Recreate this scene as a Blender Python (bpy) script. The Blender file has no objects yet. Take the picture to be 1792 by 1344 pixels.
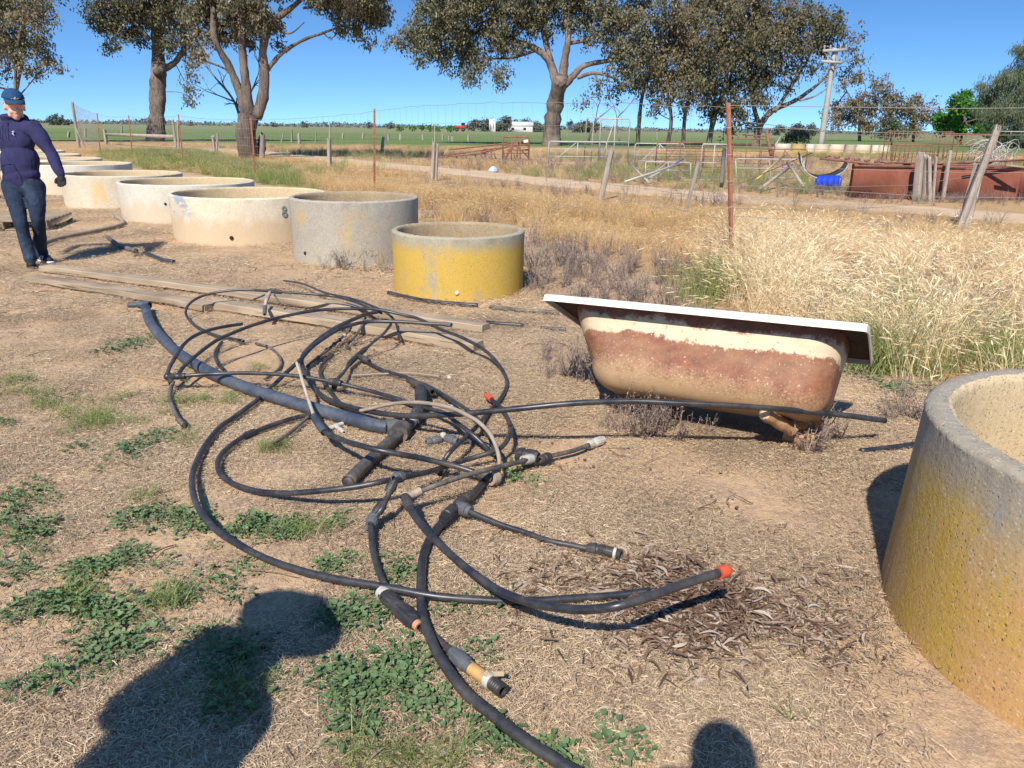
import bpy, math, random
import numpy as np
from mathutils import Vector, Matrix, Euler
R_ = math.radians
rnd = random.Random(7)
rg = np.random.default_rng(7)
scene = bpy.context.scene
COL = scene.collection
# ------------------------------------------------------------------ camera, light, exposure
F = 1340.0; CH = 1.5; PITCH = math.atan(448 / F); ROLL = 0.0135
fw = np.array([0, math.cos(PITCH), -math.sin(PITCH)]); r0 = np.array([1.0, 0, 0]); u0 = np.cross(r0, fw)
RT = r0 * math.cos(ROLL) + u0 * math.sin(ROLL); UP = -r0 * math.sin(ROLL) + u0 * math.cos(ROLL)
cam_d = bpy.data.cameras.new('camera'); cam = bpy.data.objects.new('camera', cam_d); COL.objects.link(cam)
m = Matrix(((RT[0], UP[0], -fw[0], 0), (RT[1], UP[1], -fw[1], 0), (RT[2], UP[2], -fw[2], CH), (0, 0, 0, 1)))
cam.matrix_world = m
cam_d.sensor_width = 36; cam_d.lens = 36 * F / 1792; cam_d.clip_start = 0.03; cam_d.clip_end = 9000
scene.camera = cam
AZ = R_(16.5); EL = R_(44)
SD = np.array([math.sin(AZ) * math.cos(EL), math.cos(AZ) * math.cos(EL), -math.sin(EL)])   # direction sunlight travels
world = bpy.data.worlds.new('World'); scene.world = world; world.use_nodes = True
nt = world.node_tree; nt.nodes.clear()
wo = nt.nodes.new('ShaderNodeOutputWorld'); bg = nt.nodes.new('ShaderNodeBackground'); sky = nt.nodes.new('ShaderNodeTexSky')
sky.sky_type = 'NISHITA'; sky.sun_disc = False; sky.sun_elevation = EL; sky.sun_rotation = R_(180) + AZ
sky.altitude = 0; sky.air_density = 1.0; sky.dust_density = 0.2; sky.ozone_density = 3.0
tcw = nt.nodes.new('ShaderNodeTexCoord'); mpw = nt.nodes.new('ShaderNodeMapping'); mpw.inputs['Scale'].default_value = (1, 1, 2.0); mpw.inputs['Location'].default_value = (0, 0, .16)
nt.links.new(tcw.outputs['Generated'], mpw.inputs['Vector']); nt.links.new(mpw.outputs[0], sky.inputs['Vector'])   # the haze layer near the horizon is thin: read the sky a little higher up
hs = nt.nodes.new('ShaderNodeHueSaturation'); hs.inputs['Saturation'].default_value = 1.22; hs.inputs['Hue'].default_value = 0.5
nt.links.new(sky.outputs[0], hs.inputs['Color']); nt.links.new(hs.outputs[0], bg.inputs[0]); nt.links.new(bg.outputs[0], wo.inputs[0])
bg.inputs[1].default_value = 0.15
sl = bpy.data.lights.new('sun', 'SUN'); sl.energy = 5.0; sl.angle = R_(0.53); sl.color = (1.0, 0.95, 0.87)
sun = bpy.data.objects.new('sun', sl); COL.objects.link(sun)
sun.rotation_euler = Vector(tuple(SD)).to_track_quat('-Z', 'Y').to_euler(); sun.location = (-10, -30, 40)
scene.view_settings.view_transform = 'Standard'; scene.view_settings.look = 'None'
scene.view_settings.exposure = 0.53; scene.view_settings.gamma = 1.0
try: scene.view_settings.use_curve_mapping = False
except Exception: pass
scene.render.engine = 'CYCLES'
scene.cycles.max_bounces = 6; scene.cycles.transparent_max_bounces = 8

# ------------------------------------------------------------------ measuring helpers (photo pixel -> place on the ground)
def ray(px, py): return RT * (px - 896) / F + UP * (672 - py) / F + fw
def P(px, py, z=0.0):
    d = ray(px, py); t = (z - CH) / d[2]; return np.array([0, 0, CH]) + d * t
def PD(px, py, D):
    d = ray(px, py); return np.array([0, 0, CH]) + d * (D / d[1])
def projn(p):
    p = np.asarray(p, float); v = p - np.array([0, 0, CH]); z = v @ fw
    z = np.where(z < 0.05, 0.05, z)
    return np.stack([896 + F * (v @ RT) / z, 672 - F * (v @ UP) / z], -1)
def inpoly(q, poly):
    x = q[:, 0]; y = q[:, 1]; ins = np.zeros(len(q), bool); n = len(poly)
    for i in range(n):
        x1, y1 = poly[i]; x2, y2 = poly[(i + 1) % n]
        c = ((y1 > y) != (y2 > y)) & (x < (x2 - x1) * (y - y1) / ((y2 - y1) + 1e-12) + x1)
        ins ^= c
    return ins
# cheap value noise in numpy
_perm = rg.random((256, 256))
def vnoise(x, y):
    xi = np.floor(x).astype(int); yi = np.floor(y).astype(int); fx = x - xi; fy = y - yi
    fx = fx * fx * (3 - 2 * fx); fy = fy * fy * (3 - 2 * fy)
    g = lambda a, b: _perm[a & 255, b & 255]
    return (g(xi, yi) * (1 - fx) + g(xi + 1, yi) * fx) * (1 - fy) + (g(xi, yi + 1) * (1 - fx) + g(xi + 1, yi + 1) * fx) * fy
def fbm(x, y, o=4):
    s = 0; a = .5; t = 0
    for i in range(o): s = s + a * vnoise(x * 2 ** i + 17 * i, y * 2 ** i + 5 * i); t += a; a *= .5
    return s / t

# ------------------------------------------------------------------ object helpers
def tag(o, label=None, cat=None, group=None, kind=None):
    if label: o['label'] = label
    if cat: o['category'] = cat
    if group: o['group'] = group
    if kind: o['kind'] = kind
    return o
def empty(name, loc, label=None, cat=None, group=None):
    o = bpy.data.objects.new(name, None); COL.objects.link(o); o.location = tuple(loc); o.empty_display_size = .1
    return tag(o, label, cat, group)
class MB:
    """collects verts and faces (and a per-vertex value 'v')"""
    def __init__(s): s.v = []; s.f = []; s.a = []; s.n = 0
    def add(s, verts, faces, a=None):
        verts = np.asarray(verts, float).reshape(-1, 3)
        s.v.append(verts); s.a.append(np.full(len(verts), .5) if a is None else np.broadcast_to(np.asarray(a, float), (len(verts),)))
        for fa in (faces if isinstance(faces, list) else [faces]):
            fa = np.asarray(fa)
            if fa.size: s.f.append(fa + s.n)
        s.n += len(verts)
        return s
    def build(s, name, mat=None, parent=None, smooth=True, loc=None, sharp=None, link=True):
        v = np.concatenate(s.v) if s.v else np.zeros((0, 3)); a = np.concatenate(s.a) if s.a else np.zeros(0)
        if parent is not None and loc is None:
            v = v - np.array(parent.matrix_world.translation if False else world_loc(parent))
        elif loc is not None: v = v - np.array(loc)
        me = bpy.data.meshes.new(name)
        lt = np.concatenate([np.full(len(f), f.shape[1]) for f in s.f]); li = np.concatenate([f.ravel() for f in s.f])
        me.vertices.add(len(v)); me.vertices.foreach_set('co', v.ravel().astype(np.float32))
        me.loops.add(len(li)); me.loops.foreach_set('vertex_index', li.astype(np.int32))
        me.polygons.add(len(lt)); st = np.concatenate([[0], np.cumsum(lt)[:-1]])
        me.polygons.foreach_set('loop_start', st.astype(np.int32))
        try: me.polygons.foreach_set('loop_total', lt.astype(np.int32))
        except Exception: pass
        me.update(calc_edges=True)
        at = me.attributes.new('v', 'FLOAT', 'POINT'); at.data.foreach_set('value', a.astype(np.float32))
        if smooth:
            me.polygons.foreach_set('use_smooth', np.ones(len(lt), bool))
            if sharp: me.set_sharp_from_angle(angle=R_(sharp))
        if mat: me.materials.append(mat)
        me.validate()
        o = bpy.data.objects.new(name, me)
        if link: COL.objects.link(o)
        if parent is not None: o.parent = parent
        elif loc is not None: o.location = tuple(loc)
        return o
def world_loc(o):
    l = Vector(o.location); p = o.parent
    while p is not None: l = l + Vector(p.location); p = p.parent
    return tuple(l)
def frame(d):
    d = np.asarray(d, float); d = d / (np.linalg.norm(d) + 1e-12)
    a = np.array([0, 0, 1.0]) if abs(d[2]) < .9 else np.array([1.0, 0, 0])
    s = np.cross(d, a); s /= np.linalg.norm(s); return d, s, np.cross(s, d)
def catmull(pts, n=6):
    p = np.asarray(pts, float)
    if len(p) < 3: return p
    q = np.vstack([2 * p[0] - p[1], p, 2 * p[-1] - p[-2]]); out = []
    for i in range(1, len(q) - 2):
        for k in range(n):
            t = k / n
            out.append(.5 * ((2 * q[i]) + (-q[i - 1] + q[i + 1]) * t + (2 * q[i - 1] - 5 * q[i] + 4 * q[i + 1] - q[i + 2]) * t * t + (-q[i - 1] + 3 * q[i] - 3 * q[i + 1] + q[i + 2]) * t ** 3))
    out.append(p[-1]); return np.array(out)
def tube(mb, pts, r, sides=8, cap=True, a=None, noise=0.0):
    p = np.asarray(pts, float); n = len(p); r = np.broadcast_to(np.asarray(r, float), (n,))
    t = np.gradient(p, axis=0); t /= np.linalg.norm(t, axis=1)[:, None] + 1e-12
    _, s, _ = frame(t[0]); rings = []
    for i in range(n):
        s = s - t[i] * (s @ t[i]); s /= np.linalg.norm(s) + 1e-12; b = np.cross(t[i], s)
        an = np.arange(sides) * 2 * np.pi / sides
        rr = r[i] * (1 + noise * rg.normal(size=sides)) if noise else r[i]
        rings.append(p[i] + (np.cos(an) * rr)[:, None] * s + (np.sin(an) * rr)[:, None] * b)
    v = np.concatenate(rings); i0 = (np.arange(n - 1)[:, None] * sides + np.arange(sides)[None]).ravel(); i1 = (np.arange(n - 1)[:, None] * sides + (np.arange(sides)[None] + 1) % sides).ravel()
    f = [np.stack([i0, i1, i1 + sides, i0 + sides], 1)]
    if cap: f += [np.arange(sides)[::-1][None], (np.arange(sides) + (n - 1) * sides)[None]]
    return mb.add(v, f, a)
def bar(mb, p, q, w=.02, h=None, a=None, sides=None):
    """square or round bar between two points"""
    if sides: return tube(mb, [p, q], w, sides, True, a)
    h = w if h is None else h
    d, s, u = frame(np.asarray(q, float) - np.asarray(p, float)); p = np.asarray(p, float); q = np.asarray(q, float)
    o = [-s * w / 2 - u * h / 2, s * w / 2 - u * h / 2, s * w / 2 + u * h / 2, -s * w / 2 + u * h / 2]
    return mb.add([p + k for k in o] + [q + k for k in o], [np.array([[3, 2, 1, 0], [4, 5, 6, 7], [0, 1, 5, 4], [1, 2, 6, 5], [2, 3, 7, 6], [3, 0, 4, 7]])], a)
def lathe(mb, base, axis, prof, sides=24, a=None, noise=0.0, close=False):
    """prof: list of (distance along axis, radius)"""
    d, s, u = frame(axis); base = np.asarray(base, float); rings = []
    an = np.arange(sides) * 2 * np.pi / sides
    ca = np.cos(an)[:, None] * s + np.sin(an)[:, None] * u
    for (t, r) in prof:
        rr = r + (noise * rg.normal(size=sides) if noise else 0)
        rings.append(base + d * t + ca * np.reshape(np.broadcast_to(rr, (sides,)), (sides, 1)))
    n = len(prof); v = np.concatenate(rings)
    i0 = (np.arange(n - 1)[:, None] * sides + np.arange(sides)[None]).ravel(); i1 = (np.arange(n - 1)[:, None] * sides + (np.arange(sides)[None] + 1) % sides).ravel()
    return mb.add(v, [np.stack([i0, i1, i1 + sides, i0 + sides], 1)[:, ::-1]], a)
def rbox(mb, c, ax, ay, az, size, bev=.01, a=None):
    """bevelled box: centre, unit axes, size"""
    c = np.asarray(c, float); A = np.array([ax, ay, az], float); h = np.array(size) / 2
    vs = []; bm_f = []
    import itertools
    idx = {}
    for sx, sy, sz in itertools.product((-1, 1), repeat=3):
        sg = np.array([sx, sy, sz])
        for k in range(3):
            q = sg * h - sg * bev; q[k] = sg[k] * h[k]
            idx[(sx, sy, sz, k)] = len(vs); vs.append(c + q @ A)
    f4 = []; f3 = []
    for k in range(3):
        o = [i for i in range(3) if i != k]
        for s in (-1, 1):
            ring = []
            for (p, q) in ((-1, -1), (1, -1), (1, 1), (-1, 1)):
                t = [0, 0, 0]; t[k] = s; t[o[0]] = p; t[o[1]] = q; ring.append(idx[(*t, k)])
            if (s > 0) == (k == 1): ring = ring[::-1]
            f4.append(ring)
    for k in range(3):
        o = [i for i in range(3) if i != k]
        for p, q in itertools.product((-1, 1), repeat=2):
            t0 = [0, 0, 0]; t0[o[0]] = p; t0[o[1]] = q; t0[k] = -1; t1 = list(t0); t1[k] = 1
            f4.append([idx[(*t0, o[0])], idx[(*t1, o[0])], idx[(*t1, o[1])], idx[(*t0, o[1])]])
    for sg in itertools.product((-1, 1), repeat=3): f3.append([idx[(*sg, 0)], idx[(*sg, 1)], idx[(*sg, 2)]])
    return mb.add(vs, [np.array(f4), np.array(f3)], a)
def copy_thing(o, loc=None, rz=None, label=None):
    c = o.copy(); COL.objects.link(c)
    if loc is not None: c.location = tuple(loc)
    if rz is not None: c.rotation_euler = (c.rotation_euler[0], c.rotation_euler[1], rz)
    if label: c['label'] = label
    for ch in list(o.children):
        d = ch.copy(); COL.objects.link(d); d.parent = c
    return c

# ------------------------------------------------------------------ materials
class NT:
    def __init__(s, name, rough=.8, spec=.3):
        s.m = bpy.data.materials.new(name); s.m.use_nodes = True; s.t = s.m.node_tree
        s.b = s.t.nodes['Principled BSDF']; s.b.inputs['Roughness'].default_value = rough
        s.b.inputs['Specular IOR Level'].default_value = spec
        s.tc = s.t.nodes.new('ShaderNodeTexCoord'); s.geo = s.t.nodes.new('ShaderNodeNewGeometry'); s.co = s.tc.outputs['Object']
    def n(s, ty, **k):
        n = s.t.nodes.new(ty)
        for a, b in k.items(): setattr(n, a, b)
        return n
    def L(s, a, b): s.t.links.new(a, b)
    def noise(s, scale, detail=4, rough=.55, co=None, dist=0.0, vec=None):
        n = s.n('ShaderNodeTexNoise'); n.inputs['Scale'].default_value = scale; n.inputs['Detail'].default_value = detail
        n.inputs['Roughness'].default_value = rough; n.inputs['Distortion'].default_value = dist
        s.L(s.stretch(co or s.co, vec) if vec else (co or s.co), n.inputs['Vector']); return n.outputs['Fac']
    def vor(s, scale, co=None, feat='F1'):
        n = s.n('ShaderNodeTexVoronoi'); n.feature = feat; n.inputs['Scale'].default_value = scale; s.L(co or s.co, n.inputs['Vector']); return n.outputs['Distance']
    def stretch(s, co, vec):
        n = s.n('ShaderNodeMapping'); n.inputs['Scale'].default_value = vec; s.L(co, n.inputs['Vector']); return n.outputs[0]
    def ramp(s, fac, *st):
        n = s.n('ShaderNodeValToRGB'); e = n.color_ramp.elements
        while len(e) > 1: e.remove(e[0])
        e[0].position = st[0][0]; e[0].color = s.c4(st[0][1])
        for p, c in st[1:]:
            k = e.new(p); k.color = s.c4(c)
        s.L(fac, n.inputs[0]); return n.outputs[0]
    def c4(s, c): return (c, c, c, 1) if isinstance(c, (int, float)) else (*c, 1)
    def mix(s, fac, a, b, mode='MIX'):
        n = s.n('ShaderNodeMix', data_type='RGBA', blend_type=mode)
        if isinstance(fac, (int, float)): n.inputs[0].default_value = fac
        else: s.L(fac, n.inputs[0])
        for v, i in ((a, 6), (b, 7)):
            if isinstance(v, (tuple, int, float)): n.inputs[i].default_value = s.c4(v)
            else: s.L(v, n.inputs[i])
        return n.outputs[2]
    def math(s, op, a, b=None, c=None, clamp=False):
        n = s.n('ShaderNodeMath', operation=op); n.use_clamp = clamp
        for i, v in enumerate((a, b, c)):
            if v is None: continue
            if isinstance(v, (int, float)): n.inputs[i].default_value = v
            else: s.L(v, n.inputs[i])
        return n.outputs[0]
    def sep(s, v):
        n = s.n('ShaderNodeSeparateXYZ'); s.L(v, n.inputs[0]); return n.outputs
    def attr(s, name, ty='GEOMETRY'):
        n = s.n('ShaderNodeAttribute', attribute_name=name, attribute_type=ty); return n.outputs['Fac']
    def rnd(s): return s.n('ShaderNodeObjectInfo').outputs['Random']
    def col(s, c):
        if isinstance(c, tuple): s.b.inputs['Base Color'].default_value = s.c4(c)
        else: s.L(c, s.b.inputs['Base Color'])
        return s
    def rough(s, v):
        s.L(v, s.b.inputs['Roughness']); return s
    def bump(s, h, st=.5, d=.01):
        n = s.n('ShaderNodeBump'); n.inputs['Strength'].default_value = st; n.inputs['Distance'].default_value = d
        s.L(h, n.inputs['Height']); s.L(n.outputs[0], s.b.inputs['Normal']); return s
    def translucent(s, colr, amt=.3):
        tr = s.n('ShaderNodeBsdfTranslucent'); mx = s.n('ShaderNodeMixShader'); mx.inputs[0].default_value = amt
        if isinstance(colr, tuple): tr.inputs[0].default_value = s.c4(colr)
        else: s.L(colr, tr.inputs[0])
        out = s.t.nodes['Material Output']; s.L(s.b.outputs[0], mx.inputs[1]); s.L(tr.outputs[0], mx.inputs[2]); s.L(mx.outputs[0], out.inputs[0]); return s

def m_concrete(name, base, dark, lichen=None, lich_amt=0.5, stain=None, paint=None, rimdark=True, h=.65, specks=0., rimz=(1.0, 1.17)):
    s = NT(name, .9, .2); g = s.sep(s.co)
    n1 = s.noise(2.2, 6, .6); n2 = s.noise(35, 4, .6); n3 = s.noise(9, 5, .6, vec=(1, 1, .25))
    c = s.mix(s.ramp(n1, (.35, 0.), (.7, 1.)), base, dark)
    c = s.mix(s.ramp(n2, (.35, .0), (.75, .55)), c, tuple(x * .62 for x in base))
    if rimdark:
        top = s.math('ADD', g[2], s.math('MULTIPLY', n3, .22)); c = s.mix(s.ramp(s.math('DIVIDE', top, h), (rimz[0], 0.), (rimz[1], .85)), c, (.27, .25, .215))
    if stain:
        st = s.ramp(s.math('ADD', s.math('MULTIPLY', g[2], 1.1 / h), s.math('MULTIPLY', n3, -.9)), (-.25, 1.), (.25, 0.)); c = s.mix(s.math('MULTIPLY', st, .75), c, stain)
    if lichen:
        nl = s.noise(3.2, 8, .68, vec=(1, 1, .45)); nf = s.noise(70, 3, .7)
        lm = s.ramp(s.math('ADD', nl, s.math('MULTIPLY', nf, .35)), (.78 - lich_amt * .3, 0.), (.92 - lich_amt * .3, 1.))
        tm = s.ramp(s.math('DIVIDE', s.math('ADD', g[2], s.math('MULTIPLY', n3, .1)), h), (.8, 1.), (1.04, .1))
        c = s.mix(s.math('MULTIPLY', s.math('MULTIPLY', lm, tm), .9), c, lichen)
    if paint:
        pm = s.ramp(s.noise(4, 5, .7, vec=(.6, .6, 1.4)), (.53, 0.), (.57, 1.)); hi = s.ramp(s.math('DIVIDE', g[2], h), (.55, 0.), (.7, 1.))
        lx = s.ramp(s.math('ADD', g[0], s.math('MULTIPLY', n1, .5)), (-.25, 1.), (.05, 0.))
        c = s.mix(s.math('MULTIPLY', s.math('MULTIPLY', pm, hi), lx), c, paint)
    v = s.vor(38); v2 = s.vor(13)
    if specks:
        vv = s.n('ShaderNodeTexVoronoi'); vv.inputs['Scale'].default_value = 105; s.L(s.co, vv.inputs['Vector']); rc = s.sep(vv.outputs['Color'])
        m1 = s.math('MULTIPLY', s.ramp(vv.outputs['Distance'], (.3, 1.), (.42, 0.)), s.ramp(rc[0], (.72, 0.), (.74, 1.))); c = s.mix(s.math('MULTIPLY', m1, specks), c, s.mix(s.ramp(rc[1], (.5, 0.), (.52, 1.)), (.10, .09, .08), (.55, .46, .34)))
        vb = s.n('ShaderNodeTexVoronoi'); vb.inputs['Scale'].default_value = 44; s.L(s.co, vb.inputs['Vector']); rb_ = s.sep(vb.outputs['Color'])
        m2 = s.math('MULTIPLY', s.ramp(vb.outputs['Distance'], (.2, 1.), (.3, 0.)), s.ramp(rb_[0], (.9, 0.), (.91, 1.))); c = s.mix(s.math('MULTIPLY', m2, specks * .8), c, (.16, .13, .10))
        fine = s.noise(130, 4, .75); c = s.mix(s.math('MULTIPLY', s.ramp(fine, (.5, 0.), (.66, 1.)), specks * .55), c, tuple(x * .4 for x in dark)); c = s.mix(s.math('MULTIPLY', s.ramp(fine, (.3, 1.), (.42, 0.)), specks * .4), c, tuple(min(1, x * 1.5) for x in base))
    pit = s.math('MULTIPLY', s.ramp(v, (.06, 0.), (.16, 1.)), s.ramp(v2, (.04, 0.), (.08, 1.)))
    c = s.mix(s.math('MULTIPLY', s.math('SUBTRACT', 1., pit), .5), c, tuple(x * .4 for x in dark))
    hh = s.math('ADD', s.math('MULTIPLY', pit, .6), s.math('MULTIPLY', s.noise(60, 5, .65), .7))
    s.col(c).bump(s.math('ADD', hh, s.math('MULTIPLY', n1, 1.2)), .7, .006); return s.m
def m_wood(name, c1, c2, axis='x', sc=1.):
    s = NT(name, .85, .2); v = {'x': (.12, 3, 3), 'y': (3, .12, 3), 'z': (3, 3, .12)}[axis]
    n = s.noise(9 * sc, 6, .7, vec=v); n2 = s.noise(2.5 * sc, 3, .5); cr = s.noise(22 * sc, 3, .7, vec=tuple(a if a > 1 else a * .4 for a in v))
    c = s.mix(s.ramp(n, (.3, 0.), (.72, 1.)), c1, c2); c = s.mix(s.ramp(n2, (.45, 0.), (.75, .5)), c, tuple(x * .6 for x in c2))
    ck = s.ramp(cr, (.34, 1.), (.4, 0.)); c = s.mix(s.math('MULTIPLY', ck, .75), c, tuple(x * .25 for x in c2))
    s.col(c).bump(s.math('SUBTRACT', n, ck), .6, .006); return s.m
def m_rust(name, c1=(.16, .055, .03), c2=(.3, .12, .06), sc=1., rough=.85):
    s = NT(name, rough, .25); n = s.noise(6 * sc, 7, .7); n2 = s.noise(50 * sc, 3, .6)
    c = s.mix(s.ramp(n, (.35, 0.), (.68, 1.)), c1, c2); c = s.mix(s.ramp(n2, (.5, 0.), (.8, .5)), c, (.08, .035, .025))
    s.col(c).bump(n2, .5, .003); return s.m
def m_plain(name, c, rough=.6, spec=.4, var=.25, sc=8., metal=0.):
    s = NT(name, rough, spec); s.b.inputs['Metallic'].default_value = metal
    n = s.noise(sc, 6, .65); s.col(s.mix(s.ramp(n, (.3, 0.), (.75, 1.)), c, tuple(x * (1 - var) for x in c))).bump(s.noise(sc * 8, 3, .6), .2, .002); return s.m
def m_poly(name, c=(.013, .015, .02), dust=(.17, .145, .12), amt=.32, rough=.28):
    s = NT(name, rough, .5); n = s.noise(7, 6, .7); n2 = s.noise(60, 4, .7); g = s.geo.outputs['Normal']; up = s.sep(g)[2]
    scr = s.ramp(s.noise(40, 2, .5, vec=(.3, 1, 1)), (.62, 0.), (.68, .5))
    k = s.math('MULTIPLY', s.ramp(s.math('ADD', n, s.math('MULTIPLY', n2, .3)), (.55, .08), (.85, 1.)), amt)
    c_ = s.mix(k, c, dust); c_ = s.mix(s.math('MULTIPLY', scr, .25), c_, dust)
    s.col(c_).rough(s.ramp(n, (.3, rough), (.8, rough + .25))).bump(n2, .25, .001); return s.m
# ------------------------------------------------------------------ ground
# zones as outlines on the ground (worked out from the photograph), extended past the frame
PG = lambda L: np.array([P(*q)[:2] for q in L])
TRACK_N = [(300, 262.5), (480, 275), (674, 294), (830, 309), (972, 326), (1195, 347), (1415, 362), (1600, 374), (1787, 391), (2300, 436)]   # near edge
TRACK_F = [(300, 256), (480, 266), (674, 284.5), (830, 298), (972, 313), (1195, 331), (1415, 349), (1600, 360), (1787, 374), (2300, 412)]   # far edge
Z_GOLD = PG([(120, 285), (320, 300), (445, 322), (560, 334), (735, 345), (745, 388), (925, 400), (930, 425), (1010, 440), (1110, 475), (1200, 500), (1225, 540), (1330, 575), (1530, 640), (1600, 668), (1640, 700), (2300, 900), (2900, 600)] + TRACK_N[::-1] + [(100, 262)])
Z_SCRUB = PG([(925, 425), (1010, 438), (1190, 462), (1260, 500), (1230, 560), (1060, 545), (990, 520), (925, 500)])
Z_STRIP = PG(TRACK_F + [(2300, 262), (1792, 252), (1200, 246), (700, 243), (100, 238), (-400, 236), (-400, 276), (100, 264)])
Z_GREENISH = PG([(160, 268), (330, 262), (520, 300), (560, 334), (445, 322), (320, 300), (180, 290)])
Z_TRACK = PG(TRACK_N + TRACK_F[::-1])
def zones(xy, jit=.5):
    q = xy + np.stack([vnoise(xy[:, 0] * .9, xy[:, 1] * .9) - .5, vnoise(xy[:, 0] * .9 + 50, xy[:, 1] * .9) - .5], 1) * jit * np.minimum(1, xy[:, 1:2] / 8 + .4)
    return dict(gold=inpoly(q, Z_GOLD), scrub=inpoly(q, Z_SCRUB), strip=inpoly(q, Z_STRIP), greenish=inpoly(q, Z_GREENISH), track=inpoly(xy, Z_TRACK))
def build_ground():
    ys = np.concatenate([np.linspace(-14, .5, 12), np.geomspace(.7, 90, 330), np.geomspace(95, 6000, 50)])
    us = np.concatenate([-np.geomspace(1, .006, 90)[:0], np.linspace(-1, 1, 241)])
    Y, Uu = np.meshgrid(ys, us, indexing='ij'); X = Uu * (12 + 1.15 * np.maximum(Y, 0))
    xy = np.stack([X.ravel(), Y.ravel()], 1); z = (fbm(xy[:, 0] * 1.3, xy[:, 1] * 1.3) - .5) * .02 * (xy[:, 1] < 60) - .008
    zo = zones(xy); y = xy[:, 1]
    gold = zo['gold'] * 1.0; strip = zo['strip'] * 1.0
    green = np.clip((y - 58 - 10 * (fbm(xy[:, 0] * .03, y * .03) - .5)) / 14, 0, 1)
    green = np.where(xy[:, 0] < -.30 * y, np.clip((y - 62) / 10, 0, 1), green)
    gr = np.clip(zo['greenish'] * .6, 0, 1)
    nv, nu = Y.shape; i = (np.arange(nv - 1)[:, None] * nu + np.arange(nu - 1)[None]).ravel()
    mb = MB().add(np.column_stack([xy, z]), np.stack([i, i + 1, i + nu + 1, i + nu], 1))
    s = NT('ground_soil', .95, .15)
    go = s.attr('gold'); gn = s.attr('green'); g2 = s.attr('greenish')
    n0 = s.noise(.55, 5, .6); n1 = s.noise(2.6, 7, .68); n2 = s.noise(26, 5, .7); n4 = s.noise(6, 5, .7); n3 = s.noise(140, 3, .7, vec=(1, .5, 1))
    soil = s.mix(s.ramp(n1, (.36, 0.), (.66, 1.)), (.54, .37, .215), (.38, .255, .155))
    soil = s.mix(s.ramp(n0, (.5, 0.), (.68, .75)), soil, (.56, .345, .18))
    soil = s.mix(s.ramp(n4, (.52, 0.), (.66, .55)), soil, (.26, .185, .15))
    soil = s.mix(s.ramp(n2, (.45, 0.), (.72, .7)), soil, (.24, .165, .11))
    soil = s.mix(s.ramp(n3, (.55, 0.), (.7, .7)), soil, (.60, .46, .30))
    soil = s.mix(s.ramp(n3, (.28, .8), (.4, .0)), soil, (.17, .12, .085))
    gold_c = s.mix(s.ramp(s.noise(1.2, 6, .7), (.3, 0.), (.7, 1.)), (.46, .30, .14), (.30, .18, .09))
    far = s.sep(s.co)
    bands = s.noise(.035, 6, .6, vec=(.5, 1.6, 1)); fine = s.noise(.6, 5, .7)
    fld = s.mix(s.ramp(bands, (.38, 0.), (.62, 1.)), (.085, .145, .035), (.13, .18, .055))
    fld = s.mix(s.ramp(fine, (.4, 0.), (.75, .6)), fld, (.2, .21, .09))
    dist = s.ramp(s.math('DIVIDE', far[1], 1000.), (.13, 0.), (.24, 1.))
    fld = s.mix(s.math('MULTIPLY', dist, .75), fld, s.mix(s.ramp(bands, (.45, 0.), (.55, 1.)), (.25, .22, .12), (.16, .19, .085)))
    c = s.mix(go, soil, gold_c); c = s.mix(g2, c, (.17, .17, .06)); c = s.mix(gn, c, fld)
    s.col(c).bump(s.math('ADD', s.math('MULTIPLY', n2, 1.2), s.math('MULTIPLY', n3, .6)), .8, .012)
    o = mb.build('ground', s.m); tag(o, kind='structure')
    for nm, arr in (('gold', np.clip(gold + strip * .8, 0, 1)), ('green', green), ('greenish', gr)):
        at = o.data.attributes.new(nm, 'FLOAT', 'POINT'); at.data.foreach_set('value', arr.astype(np.float32))
    # track: a sheet of its own just above the soil
    a = catmull([P(*q) for q in TRACK_N], 8); b = catmull([P(*q) for q in TRACK_F], 8); n = len(a); K = 7; rows = []
    for k in range(K):
        t = k / (K - 1); q = a * (1 - t) + b * t; q[:, 2] = .012 - .006 * (k in (2, 4)); 
        if k in (0, K - 1): q[:, :2] += (rg.random((n, 2)) - .5) * .25; q[:, 2] = -.005
        rows.append(q)
    v = np.concatenate(rows); i = (np.arange(K - 1)[:, None] * n + np.arange(n - 1)[None]).ravel()
    s = NT('track_dirt', .95, .15); n1 = s.noise(1.2, 6, .65); n2 = s.noise(20, 4, .7)
    s.col(s.mix(s.ramp(n2, (.4, 0.), (.7, .6)), s.mix(s.ramp(n1, (.35, 0.), (.65, 1.)), (.56, .42, .28), (.46, .32, .2)), (.36, .25, .16))).bump(n2, .5, .01)
    tag(MB().add(v, np.stack([i, i + 1, i + n + 1, i + n], 1)).build('dirt_track', s.m), kind='structure')
build_ground()

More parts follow.
